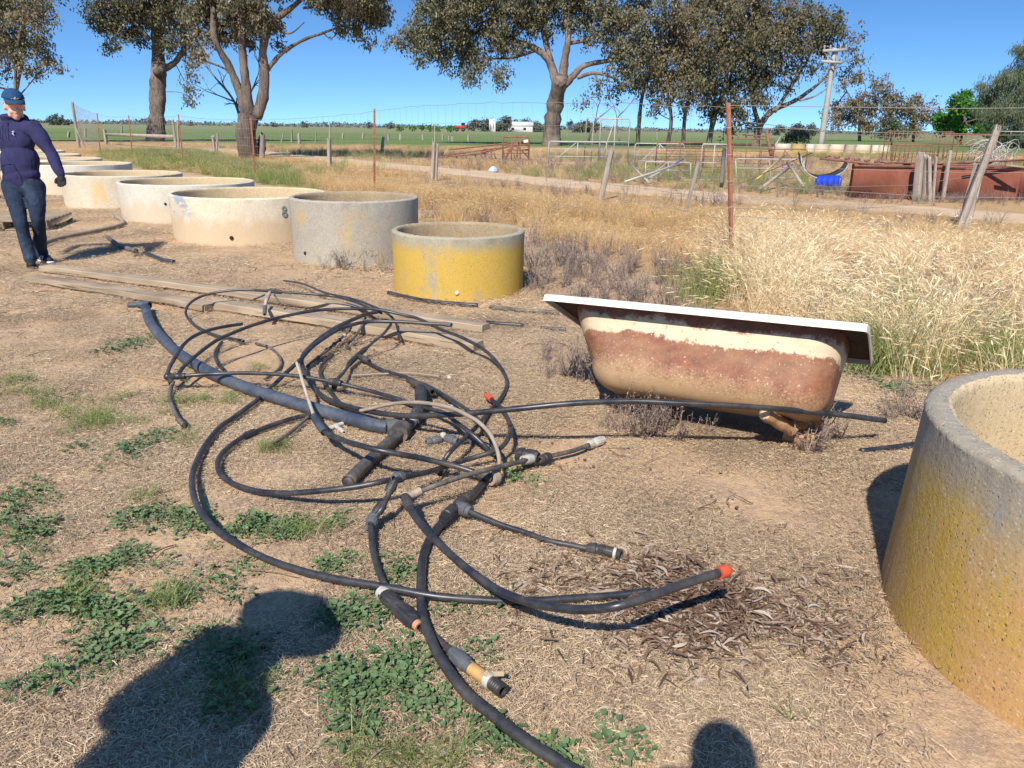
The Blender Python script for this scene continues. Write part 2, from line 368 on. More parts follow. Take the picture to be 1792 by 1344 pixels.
# ------------------------------------------------------------------ scattered ground cover: geometry nodes place small meshes on points
def scatter(name, pts, variants, rotz=None, scl=None, tilt=0.0, idx=None, label=None):
    n = len(pts); me = bpy.data.meshes.new(name); me.vertices.add(n); me.vertices.foreach_set('co', np.asarray(pts, np.float32).ravel())
    rot = np.zeros((n, 3), np.float32); rot[:, 2] = rg.random(n) * 6.283 if rotz is None else rotz
    rot[:, :2] = (rg.random((n, 2)) - .5) * 2 * tilt
    a = me.attributes.new('rot', 'FLOAT_VECTOR', 'POINT'); a.data.foreach_set('vector', rot.ravel())
    sc = np.ones((n, 3), np.float32) * (np.asarray(scl, np.float32).reshape(n, -1) if scl is not None else 1)
    a = me.attributes.new('scl', 'FLOAT_VECTOR', 'POINT'); a.data.foreach_set('vector', sc.ravel())
    a = me.attributes.new('idx', 'INT', 'POINT'); a.data.foreach_set('value', (rg.integers(0, len(variants), n) if idx is None else idx).astype(np.int32))
    o = bpy.data.objects.new(name, me); COL.objects.link(o)
    src = bpy.data.collections.new(name + '_sources')
    for k, vo in enumerate(variants):
        vo.name = '%s_piece_%02d' % (name, k); src.objects.link(vo)
    g = bpy.data.node_groups.new(name, 'GeometryNodeTree')
    g.interface.new_socket('Geometry', in_out='INPUT', socket_type='NodeSocketGeometry'); g.interface.new_socket('Geometry', in_out='OUTPUT', socket_type='NodeSocketGeometry')
    gi = g.nodes.new('NodeGroupInput'); go = g.nodes.new('NodeGroupOutput'); ip = g.nodes.new('GeometryNodeInstanceOnPoints'); ci = g.nodes.new('GeometryNodeCollectionInfo')
    ci.inputs['Collection'].default_value = src; ci.inputs['Separate Children'].default_value = True; ci.inputs['Reset Children'].default_value = True
    def na(nm, ty):
        q = g.nodes.new('GeometryNodeInputNamedAttribute'); q.data_type = ty; q.inputs['Name'].default_value = nm; return q.outputs['Attribute']
    g.links.new(gi.outputs[0], ip.inputs['Points']); g.links.new(ci.outputs[0], ip.inputs['Instance']); ip.inputs['Pick Instance'].default_value = True
    g.links.new(na('idx', 'INT'), ip.inputs['Instance Index']); g.links.new(na('rot', 'FLOAT_VECTOR'), ip.inputs['Rotation']); g.links.new(na('scl', 'FLOAT_VECTOR'), ip.inputs['Scale'])
    g.links.new(ip.outputs[0], go.inputs[0])
    md = o.modifiers.new('scatter', 'NODES'); md.node_group = g
    return tag(o, label, kind='stuff')
def blades(n, h, w, spread, lean=.35, droop=.3, segs=4, seed=0, head=None, v=(0, 1)):
    """n thin bent strips; head = (length, width) adds a seed head on the tip"""
    r = np.random.default_rng(seed); mb = MB()
    az = r.random(n) * 6.283; b = (r.random((n, 2)) - .5) * 2 * spread; H = h * (.55 + .6 * r.random(n)); ln = lean * (.3 + r.random(n)); dr = droop * (.3 + 1.2 * r.random(n))
    t = np.linspace(0, 1, segs + 1)
    dx = np.cos(az); dy = np.sin(az); fa = r.random(n) * 6.283; wx = np.cos(fa); wy = np.sin(fa)
    out = (ln[:, None] * t + dr[:, None] * t ** 3) * H[:, None]; zz = (t - .25 * dr[:, None] * t ** 3) * H[:, None]
    cx = b[:, :1] + dx[:, None] * out; cy = b[:, 1:] + dy[:, None] * out
    ww = w * (1 - .75 * t)[None] * (.7 + .6 * r.random(n))[:, None] * .5
    A = np.stack([cx - wx[:, None] * ww, cy - wy[:, None] * ww, zz], -1); B = np.stack([cx + wx[:, None] * ww, cy + wy[:, None] * ww, zz], -1)
    V = np.stack([A, B], 2).reshape(n, -1, 3); k = 2 * (segs + 1)
    base = (np.arange(n) * k)[:, None] + (np.arange(segs) * 2)[None]; base = base.ravel()
    val = v[0] + (v[1] - v[0]) * r.random(n)
    mb.add(V.reshape(-1, 3), np.stack([base, base + 1, base + 3, base + 2], 1), np.repeat(val, k))
    if head:
        hl, hw = head; tip = np.stack([cx[:, -1], cy[:, -1], zz[:, -1]], -1); pr = np.stack([cx[:, -2], cy[:, -2], zz[:, -2]], -1)
        d = tip - pr; d /= np.linalg.norm(d, axis=1)[:, None]; d[:, 2] -= .35 * r.random(n); L = hl * (.6 + .7 * r.random(n))[:, None]
        for q in range(2):
            sx = np.stack([wx, wy, np.zeros(n)], -1) if q == 0 else np.cross(d, np.stack([wx, wy, np.zeros(n)], -1))
            V = np.stack([tip, tip + d * L * .4 + sx * hw, tip + d * L + (r.random((n, 3)) - .5) * .01, tip + d * L * .4 - sx * hw], 1)
            mb.add(V.reshape(-1, 3), np.arange(4 * n).reshape(n, 4), np.repeat(np.clip(val + .25, 0, 1), 4))
    return mb
def m_leafy(name, stops, tint=None, rough=.7, trans=.25, patch=.5, spec=.25, big=None):
    s = NT(name, rough, spec); v = s.attr('v'); r = s.rnd(); p = s.noise(patch, 3, .6, co=s.geo.outputs['Position'])
    f = s.math('ADD', s.math('MULTIPLY', v, .62), s.math('ADD', s.math('MULTIPLY', r, .18), s.math('MULTIPLY', s.math('SUBTRACT', p, .4), .75)), clamp=True)
    c = s.ramp(f, *stops); s.col(c)
    if trans: s.translucent(c, trans)
    return s.m
M_GOLD = m_leafy('dry_grass', [(0, (.26, .15, .07)), (.28, (.52, .34, .15)), (.6, (.70, .50, .25)), (1, (.85, .72, .46))], trans=.3, patch=.28)
M_PALE = m_leafy('pale_dry_grass', [(0, (.40, .26, .12)), (.25, (.68, .50, .27)), (.6, (.86, .71, .45)), (1, (.95, .85, .64))], trans=.3, patch=.4)
M_STRAW = m_leafy('straw_litter', [(0, (.06, .045, .035)), (.2, (.22, .155, .105)), (.5, (.46, .335, .215)), (.75, (.62, .475, .30)), (1, (.76, .63, .44))], trans=0, patch=.7)
M_GREY = m_leafy('dead_weeds', [(0, (.12, .085, .07)), (.5, (.27, .20, .17)), (1, (.45, .36, .29))], trans=.1, patch=.6)
M_GRN = m_leafy('green_grass', [(0, (.08, .13, .025)), (.35, (.17, .23, .06)), (.7, (.34, .36, .13)), (1, (.55, .48, .24))], trans=.3, patch=.5)
M_WEED = m_leafy('weed_leaves', [(0, (.05, .09, .04)), (.4, (.10, .165, .07)), (.75, (.17, .24, .10)), (1, (.28, .36, .13))], trans=.22, patch=1.1, rough=.6)
M_LITTER = m_leafy('leaf_litter', [(0, (.045, .028, .02)), (.35, (.13, .075, .045)), (.6, (.24, .165, .115)), (.85, (.38, .31, .25)), (1, (.58, .51, .43))], trans=.0, patch=2.2)
def unl(mb, mat): return mb.build('piece', mat, link=False, smooth=False)
def density_pts(poly_fn, xr, yr, dens, wfn=None):
    A = (xr[1] - xr[0]) * (yr[1] - yr[0]); n = int(A * dens); q = np.column_stack([rg.uniform(*xr, n), rg.uniform(*yr, n)])
    k = poly_fn(q); q = q[k]; return q
def infr(q, mx=90, my=60):
    u = projn(np.column_stack([q, np.zeros(len(q))])); return (u[:, 0] > -mx) & (u[:, 0] < 1792 + mx) & (u[:, 1] < 1344 + my) & (q[:, 1] > .25)
z3 = lambda q, z=0.: np.column_stack([q, np.full(len(q), z)])
TANKS = [(-.539, 7.503, .642, .567), (-1.899, 9.297, .747, .711), (-3.738, 11.057, 1.052, .596), (-5.538, 13.336, 1.082, .584), (-7.582, 15.305, 1.075, .579), (-9.774, 17.87, 1.05, .627),
         (-11.844, 20.489, 1.072, .612), (-13.9, 23.3, 1.07, .6), (-16.0, 26.2, 1.07, .6), (2.045, 2.054, .80, .661)]
def clear_tanks(q, pad=.05):
    k = np.ones(len(q), bool)
    for (x, y, r, h) in TANKS: k &= (q[:, 0] - x) ** 2 + (q[:, 1] - y) ** 2 > (r + pad) ** 2
    return k
# straw lying on the yard
def straw_patch(seed, n=2900, S=.32):
    r = np.random.default_rng(seed); L = r.uniform(.005, .027, n) * (1 + 1.2 * (r.random(n) > .93)); w = r.uniform(.00035, .0009, n); az = r.random(n) * 6.283
    c = (r.random((n, 2)) - .5) * 2 * S; c *= (.4 + .6 * r.random(n))[:, None]; zz = r.uniform(.0, .012, n); el = r.normal(0, .16, n); cv = r.normal(0, .12, n)
    d = np.stack([np.cos(az), np.sin(az), el], -1); s = np.stack([-np.sin(az), np.cos(az), r.normal(0, .4, n)], -1); c3 = np.column_stack([c, zz + .003])
    mid = c3 + s * (L * cv * .3)[:, None] + np.array([0, 0, 1]) * (L * .08)[:, None]
    a = c3 - d * L[:, None] * .5; b = c3 + d * L[:, None] * .5
    V = np.stack([a - s * w[:, None], a + s * w[:, None], mid + s * w[:, None], mid - s * w[:, None], b + s * w[:, None] * .5, b - s * w[:, None] * .5], 1)
    V[..., 2] = np.maximum(V[..., 2], .001); i = np.arange(n) * 6
    return MB().add(V.reshape(-1, 3), [np.stack([i, i + 1, i + 2, i + 3], 1), np.stack([i + 3, i + 2, i + 4, i + 5], 1)], np.repeat(r.random(n) ** 1.1, 6))
q = density_pts(lambda q: infr(q) & clear_tanks(q, -.05), (-7.5, 7), (.5, 6.2), 15)
zz = zones(q); keep = ~zz['gold']; nn = fbm(q[:, 0] * 1.1 + 9, q[:, 1] * 1.1); keep &= rg.random(len(q)) < np.clip(1.9 - 2.1 * (nn > .56), .25, 1)
q = q[keep]
scatter('straw_litter', z3(q, -.004), [unl(straw_patch(k), M_STRAW) for k in range(4)], scl=rg.uniform(.8, 1.25, len(q)), label=None)
q = density_pts(lambda q: infr(q) & clear_tanks(q, -.05), (-15, 8), (6.2, 19), 5)
zz = zones(q); q = q[~zz['gold']]
scatter('straw_litter_beyond', z3(q, -.004), [unl(straw_patch(k + 10, 1100, .34), M_STRAW) for k in range(3)], scl=np.column_stack([rg.uniform(1.3, 1.9, len(q))] * 3))
# short dry stubble standing up a little
q = density_pts(lambda q: infr(q) & clear_tanks(q), (-10, 7), (.6, 15), 14)
zz = zones(q); nn = fbm(q[:, 0] * .7 + 30, q[:, 1] * .7); q = q[(~zz['gold']) & (rg.random(len(q)) < np.clip((nn - .42) * 5, .06, 1) * np.clip((q[:, 1] - 1.6) / 4, .03, 1))]
scatter('dry_stubble', z3(q, -.004), [unl(blades(30, .036, .0011, .09, 1.0, .1, 2, k), M_STRAW) for k in range(4)], scl=rg.uniform(.5, 1.3, len(q)))
# tall dry grass
tall = [unl(blades(70, .46, .0042, .16, .30, .55, 5, 20 + k, head=(.07, .0055), v=(0, .9)), M_GOLD) for k in range(5)]
pale = [unl(blades(64, .50, .0038, .15, .32, .45 + .12 * k, 5, 40 + k, head=(.075, .0052), v=(0, 1)), M_PALE) for k in range(5)]
def is_pale(q): 
    u = projn(z3(q)); return np.clip((u[:, 0] - 1180) / 160, 0, 1) * np.clip((u[:, 1] - 385) / 50, 0, 1) * np.clip((fbm(q[:, 0] * .9 + 40, q[:, 1] * .9) - .30) * 9 + np.clip((u[:, 1] - 430) / 60, 0, 1), .12, 1)
q = density_pts(lambda q: infr(q, 250) & clear_tanks(q, .12), (-14, 16), (3.4, 24), 17)
zz = zones(q); q = q[zz['gold'] & ~zz['track']]
nn = fbm(q[:, 0] * .8 + 3, q[:, 1] * .8); q = q[(rg.random(len(q)) < np.clip((nn - .3) * 6, .15, 1))]
zz = zones(q); pp = rg.random(len(q)) < is_pale(q) * .82
g = q[(~pp) & (~zz['greenish']) & (~zz['scrub'])]; p_ = q[pp & ~zz['scrub']]
hs_ = .55 + .5 * fbm(g[:, 0] * .5, g[:, 1] * .5)
hs_ *= np.clip((np.hypot(g[:, 0] - 3, g[:, 1] - 6) / 6), .6, 1.0)
ug = projn(z3(g)); tr = np.interp(ug[:, 0], [q[0] for q in TRACK_N], [q[1] for q in TRACK_N]); hs_ *= np.clip((ug[:, 1] - tr) / 55, .30, 1.0)   # shorter towards the track
scatter('dry_grass', z3(g), tall, scl=np.column_stack([hs_, hs_, hs_ * rg.uniform(.6, 1.05, len(g))]), tilt=.1)
hs_ = .35 + 1.15 * fbm(p_[:, 0] * 1.3, p_[:, 1] * 1.3)
up_ = projn(z3(p_)); tr = np.interp(up_[:, 0], [q[0] for q in TRACK_N], [q[1] for q in TRACK_N]); hs_ *= np.clip((up_[:, 1] - tr) / 85, .22, 1.15)
scatter('pale_dry_grass', z3(p_), pale, scl=np.column_stack([hs_, hs_, hs_ * rg.uniform(.65, 1.1, len(p_))]), tilt=.18)
q = density_pts(lambda q: infr(q, 250), (-45, 50), (20, 62), 2.6)
zz = zones(q); yy = q[:, 1]; q = q[((zz['gold'] & (q[:, 1] > 24)) | (zz['strip'] & (rg.random(len(q)) < .8 * (fbm(q[:, 0] * .15, q[:, 1] * .15) > .4)))) & ~zz['track']]
scatter('dry_grass_beyond', z3(q), [unl(blades(60, .42, .008, .3, .35, .5, 3, 60 + k, head=(.08, .01), v=(0, .9)), M_GOLD) for k in range(3)], scl=np.column_stack([rg.uniform(.6, 1.1, len(q))] * 2 + [rg.uniform(.15, .5, len(q))]), tilt=.1)
# greener grass: beside the row of troughs, by the bath, along the pale grass edge
q1 = density_pts(lambda q: infr(q), (-25, -3), (12, 45), 7); q1 = q1[zones(q1)['greenish'] & clear_tanks(q1, .1)]
q2 = density_pts(lambda q: infr(q), (-20, 40), (20, 58), 4); q2 = q2[zones(q2)['strip'] & (fbm(q2[:, 0] * .16 + 90, q2[:, 1] * .16) > .56)]; q1 = np.vstack([q1, q2])
gp = np.array([P(x + rnd.gauss(0, sx), y + rnd.gauss(0, sy))[:2] for (x, y, sx, sy, n) in ((1250, 520, 36, 10, 14), (1540, 640, 28, 10, 12), (1600, 590, 50, 25, 10), (1700, 630, 50, 20, 14), (1470, 535, 80, 14, 10), (1250, 480, 25, 12, 5), (1790, 650, 60, 20, 10), (560, 300, 40, 6, 20)) for _ in range(n)])
scatter('green_grass', z3(np.vstack([q1, gp])), [unl(blades(50, .34, .006, .13, .3, .5, 4, 80 + k, v=(0, 1)), M_GRN) for k in range(4)], scl=np.concatenate([rg.uniform(.5, 1.1, len(q1)), rg.uniform(.7, 1.25, len(gp))]), tilt=.12)
# grey dead weeds
def dead_weed(seed, h=.3):
    r = np.random.default_rng(seed); mb = MB()
    for k in range(9):
        az = r.random() * 6.283; ln = r.uniform(.1, .8); H = h * r.uniform(.5, 1.1); p = [np.array([0, 0, 0.]) + r.normal(0, .03, 3) * [1, 1, 0]]
        for s in range(4): p.append(p[-1] + np.array([math.cos(az) * ln, math.sin(az) * ln, 1.0]) * H / 4 + r.normal(0, .012, 3))
        tube(mb, p, np.linspace(.003, .0015, 5), 3, False, r.random())
        for s in range(16):
            t = r.uniform(.3, 4); i = min(int(t), 3); c = p[i] * (1 - t + i) + p[i + 1] * (t - i); d = r.normal(0, 1, 3); d[2] = abs(d[2]) * .6; d /= np.linalg.norm(d); L = r.uniform(.015, .05)
            sx = np.cross(d, [0, 0, 1]); sx = sx / (np.linalg.norm(sx) + 1e-9) * r.uniform(.002, .006)
            mb.add([c, c + d * L * .5 + sx, c + d * L, c + d * L * .5 - sx], np.array([[0, 1, 2, 3]]), r.random())
    return mb
q = density_pts(lambda q: infr(q, 150) & clear_tanks(q, .05), (-3, 12), (4, 22), 16); zz = zones(q)
nn = fbm(q[:, 0] * .9 + 70, q[:, 1] * .9)
q = q[(zz['scrub'] & (rg.random(len(q)) < .95)) | (zz['gold'] & (nn > .57) & (rg.random(len(q)) < .4))]
gp = np.array([P(x + rnd.gauss(0, sx), y + rnd.gauss(0, sy))[:2] for (x, y, sx, sy, n) in ((1130, 740, 35, 9, 14), (1010, 640, 25, 22, 16), (1160, 760, 45, 8, 8), (560, 400, 0, 0, 0), (640, 470, 30, 5, 10), (1000, 470, 60, 20, 30), (1060, 520, 60, 16, 26), (1560, 720, 30, 20, 6), (1420, 770, 40, 8, 5)) for _ in range(n)])
gp = np.vstack([gp, np.array([P(x + rnd.gauss(0, 90), y + rnd.gauss(0, 4))[:2] for (x, y) in ((1500, 338), (1600, 342), (1700, 350), (1760, 352), (1560, 345), (1650, 350), (1200, 316), (1060, 300), (1300, 330), (900, 292), (1420, 335)) for _ in range(75)])])
qs = density_pts(lambda q: infr(q, 60), (-20, 40), (22, 48), 2.2); qs = qs[zones(qs)['strip'] & (fbm(qs[:, 0] * .22 + 4, qs[:, 1] * .22) > .42)]; gp = np.vstack([gp, qs])
scatter('dead_weeds', z3(np.vstack([q, gp])), [unl(dead_weed(k), M_GREY) for k in range(5)], scl=np.concatenate([rg.uniform(.5, 1.1, len(q)), rg.uniform(.35, .8, len(gp) - len(qs)), rg.uniform(.6, 1.3, len(qs))]))
# low green weeds
def rosette(seed, n=16, R=.05, lobed=True):
    r = np.random.default_rng(seed); mb = MB(); n = int(n * 1.5)
    for k in range(n):
        az = r.random() * 6.283; rr = R * r.random() ** .6 * 1.5; c = np.array([math.cos(az) * rr, math.sin(az) * rr, r.uniform(.006, .035) * (1.2 - rr / R * .5)]); L = r.uniform(.0035, .0125) * (1 if lobed else 1.5); a2 = az + r.normal(0, .7)
        d = np.array([math.cos(a2), math.sin(a2), r.normal(.1, .5)]); d /= np.linalg.norm(d); s = np.cross([0, 0, 1], d); s /= np.linalg.norm(s); u = np.cross(d, s)
        m_ = 9; an = np.linspace(-2.7, 2.7, m_); rad = L * (1 + (.16 * np.cos(an * 3.5) if lobed else 0)) * r.uniform(.9, 1.1, m_)
        ring = [c + d * (L * .35 + math.cos(t) * q_ * .95) + s * math.sin(t) * q_ * (.85 if lobed else .38) + u * (abs(math.sin(t)) * q_ * .35 + r.normal(0, .0012)) for t, q_ in zip(an, rad)]
        fs = np.array([[0, i + 1, i + 2] for i in range(m_ - 1)]); mb.add([c - d * L * .2] + ring, fs, r.random() * .8 + .1)
        mb.add([c * [.2, .2, .1], c * [.2, .2, .1] + s * .0015, c - d * L * .2 + s * .0012, c - d * L * .2], np.array([[0, 1, 2, 3]]), .6)
    return mb
CL = [(60, 875, 28, 18, 12), (75, 930, 38, 15, 16), (25, 905, 15, 8, 6), (240, 905, 34, 12, 10), (335, 912, 22, 18, 15), (430, 922, 30, 11, 16), (500, 918, 32, 16, 18), (585, 912, 10, 6, 4), (590, 990, 28, 8, 10), (700, 1000, 18, 11, 10), (130, 1000, 30, 10, 9),
      (215, 985, 40, 14, 14), (60, 1000, 28, 10, 8), (130, 1052, 42, 15, 18), (190, 1075, 34, 15, 14), (300, 1045, 26, 11, 9), (60, 1062, 20, 8, 6), (195, 1130, 40, 14, 18), (100, 1185, 14, 12, 5), (30, 1200, 18, 7, 4), (600, 1085, 28, 14, 12), (635, 1080, 36, 16, 16),
      (640, 1195, 42, 26, 38), (690, 1190, 40, 16, 22), (760, 1235, 26, 16, 16), (615, 1260, 26, 18, 16), (705, 1150, 24, 10, 8), (840, 1270, 12, 6, 3), (870, 1295, 20, 12, 10), (960, 1332, 26, 9, 9), (1083, 1312, 16, 10, 5), (815, 1058, 16, 8, 6), (845, 1142, 16, 6, 5), (780, 1065, 20, 7, 6),
      (880, 1062, 8, 4, 3), (897, 828, 8, 7, 4), (225, 785, 24, 8, 8), (235, 603, 18, 4, 7), (8, 750, 8, 12, 6), (50, 1080, 20, 12, 6), (390, 1030, 30, 10, 5), (1000, 1090, 20, 9, 2), (180, 1170, 20, 8, 5), (440, 990, 30, 8, 4), (380, 1120, 50, 25, 16), (440, 1180, 40, 30, 12), (400, 1240, 40, 20, 8), (560, 1190, 20, 12, 8)]
w = []
for (x, y, sx, sy, n) in CL:
    for _ in range(int(n * .8)): w.append((*P(x + rnd.gauss(0, sx * .8), y + rnd.gauss(0, sy * .8))[:2], rnd.uniform(.55, 1.2)))
poly = np.array([(-200, 640), (330, 640), (330, 840), (600, 1000), (780, 1080), (900, 1300), (1300, 1500), (-300, 1500)])
c_ = rg.uniform((-4, .7), (1.2, 5.2), (2200, 2)); u = projn(z3(c_)); nn = fbm(c_[:, 0] * 2.4 + 11, c_[:, 1] * 2.4)
c_ = c_[inpoly(u, poly) & (nn > .54) & (rg.random(len(c_)) < .45)]
w += [(*a, rnd.uniform(.4, .95)) for a in c_]; w = np.array(w)
scatter('low_green_weeds', z3(w[:, :2], -.002), [unl(rosette(k, 15, .05, k % 2 == 0), M_WEED) for k in range(6)], scl=w[:, 2], tilt=.12)
gt = []
for (x, y, sx, sy, n) in ((85, 715, 22, 7, 14), (165, 738, 35, 11, 40), (10, 672, 20, 6, 10), (20, 690, 20, 6, 6), (210, 700, 25, 7, 8), (290, 712, 20, 6, 8), (330, 705, 15, 4, 4), (490, 785, 12, 5, 9), (435, 700, 25, 5, 8), (480, 695, 18, 5, 6), (350, 700, 22, 5, 7), (155, 1045, 22, 10, 8), (310, 1045, 20, 8, 8), (320, 770, 14, 6, 5), (560, 933, 14, 4, 3), (505, 930, 20, 5, 4), (75, 695, 30, 8, 8), (730, 1330, 40, 12, 10), (650, 1330, 30, 10, 6), (455, 645, 16, 4, 5), (400, 1210, 30, 12, 8), (100, 400, 8, 2, 3), (20, 447, 20, 4, 4), (30, 880, 30, 10, 4), (270, 870, 20, 8, 5)):
    for _ in range(n): gt.append((*P(x + rnd.gauss(0, sx), y + rnd.gauss(0, sy))[:2], rnd.uniform(.5, 1.1)))
gt = np.array(gt)
scatter('short_green_grass', z3(gt[:, :2]), [unl(blades(26, .06, .0032, .05, .8, .8, 3, 100 + k, v=(0, .9)), M_GRN) for k in range(4)], scl=gt[:, 2])
# curled gum leaves
def leaf_litter(seed, n=26, S=.09):
    r = np.random.default_rng(seed); mb = MB()
    for k in range(n):
        L = r.uniform(.035, .10); w_ = r.uniform(.002, .0058); az = r.random() * 6.283; c = np.array([*(r.normal(0, S, 2)), abs(r.normal(.004, .008))]); cu = r.normal(0, 1.1); up = r.uniform(0, .35); p = []; d = az
        m_ = 6; q_ = c.copy()
        for i in range(m_): p.append(q_.copy()); d += cu / m_; q_ = q_ + np.array([math.cos(d), math.sin(d), up * math.cos(i * 1.1)]) * L / m_
        p = np.array(p); t = np.gradient(p, axis=0); s = np.cross(t, [0, 0, 1]); s /= np.linalg.norm(s, axis=1)[:, None] + 1e-9; ww = w_ * np.sin(np.linspace(.25, 3.0, m_)); tw = r.normal(0, .8)
        off = s * ww[:, None] * math.cos(tw) + np.array([0, 0, 1]) * ww[:, None] * abs(math.sin(tw)); fold = np.array([0, 0, .35]) * ww[:, None]
        V = np.concatenate([p - off + fold, p, p + off + fold]); V[:, 2] = np.maximum(V[:, 2], .002); i = np.arange(m_ - 1)
        mb.add(V, [np.stack([i, i + m_, i + m_ + 1, i + 1], 1), np.stack([i + m_, i + 2 * m_, i + 2 * m_ + 1, i + m_ + 1], 1)], r.random())
    return mb
ll = []
for (x, y, sx, sy, n) in ((1200, 1058, 38, 18, 95), (1280, 1062, 28, 15, 55), (1180, 992, 34, 11, 18), (1010, 1000, 60, 14, 18), (1360, 1075, 30, 16, 16), (1410, 1090, 22, 22, 22), (1210, 1120, 34, 18, 34), (930, 1010, 40, 14, 14), (1130, 1020, 40, 10, 20), (890, 1090, 30, 10, 5), (1420, 1040, 25, 14, 7), (1120, 1190, 40, 8, 5), (1440, 1140, 20, 10, 5), (720, 1260, 60, 40, 5), (1010, 1130, 120, 50, 10), (1120, 1100, 40, 20, 14)):
    for _ in range(n): ll.append((*P(x + rnd.gauss(0, sx), y + rnd.gauss(0, sy))[:2], rnd.uniform(.5, 1.05), max(0, .03 - .0005 * abs(x - 1220)) * rnd.random()))
for _ in range(160): ll.append((rnd.uniform(-3, 3), rnd.uniform(1, 7), rnd.uniform(.3, .7), 0))
ll = np.array(ll); ll = ll[clear_tanks(ll[:, :2])]
scatter('dry_leaf_litter', np.column_stack([ll[:, :2], ll[:, 3]]), [unl(leaf_litter(k, 15), M_LITTER) for k in range(8)], scl=ll[:, 2], tilt=.1)
# small twigs, chips and clods
def twigs(seed):
    r = np.random.default_rng(seed); mb = MB()
    for k in range(3):
        az = r.random() * 6.283; p = np.array([*r.normal(0, .1, 2), .004]); pts = [p]
        for i in range(5): az += r.normal(0, .35); p = p + np.array([math.cos(az), math.sin(az), r.normal(0, .1)]) * r.uniform(.015, .04); p[2] = max(p[2], .003); pts.append(p)
        tube(mb, pts, np.linspace(.0028, .001, 6), 4, True, r.random() * .7)
    for k in range(5):
        c = np.array([*r.normal(0, .12, 2), .003]); s_ = r.uniform(.004, .012); V = np.array([[1, 0, 0], [-1, 0, 0], [0, 1, 0], [0, -1, 0], [0, 0, .8], [0, 0, -.8]]) * s_ * r.uniform(.6, 1.2, (6, 1)) + c
        mb.add(V, np.array([[0, 2, 4], [2, 1, 4], [1, 3, 4], [3, 0, 4], [2, 0, 5], [1, 2, 5], [3, 1, 5], [0, 3, 5]]), r.random() * .8 + .2)
    return mb
q = density_pts(lambda q: infr(q) & clear_tanks(q), (-6, 6), (.7, 9), 7); q = q[~zones(q)['gold']]
scatter('twigs_and_clods', z3(q), [unl(twigs(k), M_LITTER) for k in range(5)], scl=rg.uniform(.6, 1.2, len(q)))
# ------------------------------------------------------------------ concrete troughs
def trough(i, x, y, r, h, rb, mat, label, wall=.065, fill=None, inner=None, fillz=.1, seg=128, group='round concrete water troughs', yaw=0.):
    e = empty('concrete_trough', (x, y, 0), label, 'trough', group)
    an = np.arange(seg) * 2 * np.pi / seg; rr = np.random.default_rng(i)
    prof = []
    for t in np.linspace(0, 1, 9): prof.append((rb + (r - rb) * t, -.03 + (h - .02 + .03) * t))
    prof += [(r + (rb - r) * .02, h - .012), (r - .006, h - .006), (r - .016, h), (r - wall * .5, h + .002), (r - wall + .016, h), (r - wall + .004, h - .006)]
    for t in np.linspace(.03, 1, 7): prof.append((r - wall - .01 * t, h - .015 - (h - .07) * t))
    v = []
    wob = 1 + .004 * np.sin(an * 2 + i) + .003 * np.sin(an * 5 + 2 * i)
    for k, (q, z) in enumerate(prof):
        edge = .55 if z > h - .017 else .12
        dz = edge * .004 * rr.normal(size=seg) * (z > .1); dr = .0035 * edge * rr.normal(size=seg)
        v.append(np.stack([(q * wob + dr) * np.cos(an), (q * wob + dr) * np.sin(an), z + dz], -1))
    n = len(prof); v = np.concatenate(v)
    i0 = (np.arange(n - 1)[:, None] * seg + np.arange(seg)[None]).ravel(); i1 = (np.arange(n - 1)[:, None] * seg + (np.arange(seg)[None] + 1) % seg).ravel()
    kr = 13 * seg
    MB().add(v[:kr + seg] + [x, y, 0], np.stack([i0, i1, i1 + seg, i0 + seg], 1)[:kr]).build('wall', mat, e)
    MB().add(v[kr:] + [x, y, 0], (np.stack([i0, i1, i1 + seg, i0 + seg], 1)[kr:] - kr)).build('inner_wall', inner or C_IN, e)
    # floor inside
    rf = r - wall - .005; R_ = np.linspace(0, rf, 9); v = []
    for q in R_: v.append(np.stack([q * np.cos(an[::2]), q * np.sin(an[::2]), np.full(seg // 2, fillz) + rr.normal(0, .004, seg // 2)], -1))
    v = np.concatenate(v); sg = seg // 2; i0 = (np.arange(8)[:, None] * sg + np.arange(sg)[None]).ravel(); i1 = (np.arange(8)[:, None] * sg + (np.arange(sg)[None] + 1) % sg).ravel()
    MB().add(v + [x, y, 0], np.stack([i0, i0 + sg, i1 + sg, i1], 1)).build('floor', fill or mat, e)
    return e
C_IN = m_concrete('sandy_inner_concrete', (.56, .44, .27), (.44, .34, .21), None, rimdark=False, h=.6, specks=.7)
C_INB = m_concrete('brown_inner_concrete', (.36, .28, .18), (.27, .2, .12), None, rimdark=False, h=.6, specks=.7)
C_SEED = m_plain('seed_litter', (.36, .26, .14), .95, .1, .55, 30)
C_Y = m_concrete('yellow_lichen_concrete', (.36, .33, .26), (.27, .25, .2), (.52, .33, .045), .97, h=.57, specks=.35)
C_G = m_concrete('grey_pitted_concrete', (.40, .36, .29), (.31, .28, .235), (.44, .31, .12), .3, h=.71, specks=.5)
C_C = m_concrete('cream_concrete', (.66, .58, .44), (.56, .48, .35), None, paint=(.3, .33, .37), h=.6, stain=(.5, .36, .22))
C_W = m_concrete('pale_concrete', (.60, .56, .47), (.5, .46, .38), None, h=.58, stain=(.5, .4, .28))
C_O = m_concrete('stained_concrete', (.58, .51, .39), (.48, .41, .3), (.55, .38, .16), .2, h=.58)
C_R = m_concrete('near_lichen_concrete', (.47, .335, .18), (.38, .25, .12), (.42, .27, .045), .40, stain=(.46, .25, .09), h=.661, specks=.5, rimz=(.86, 1.12))
C_F = m_plain('trough_silt', (.5, .38, .22), .95, .1, .35, 14)
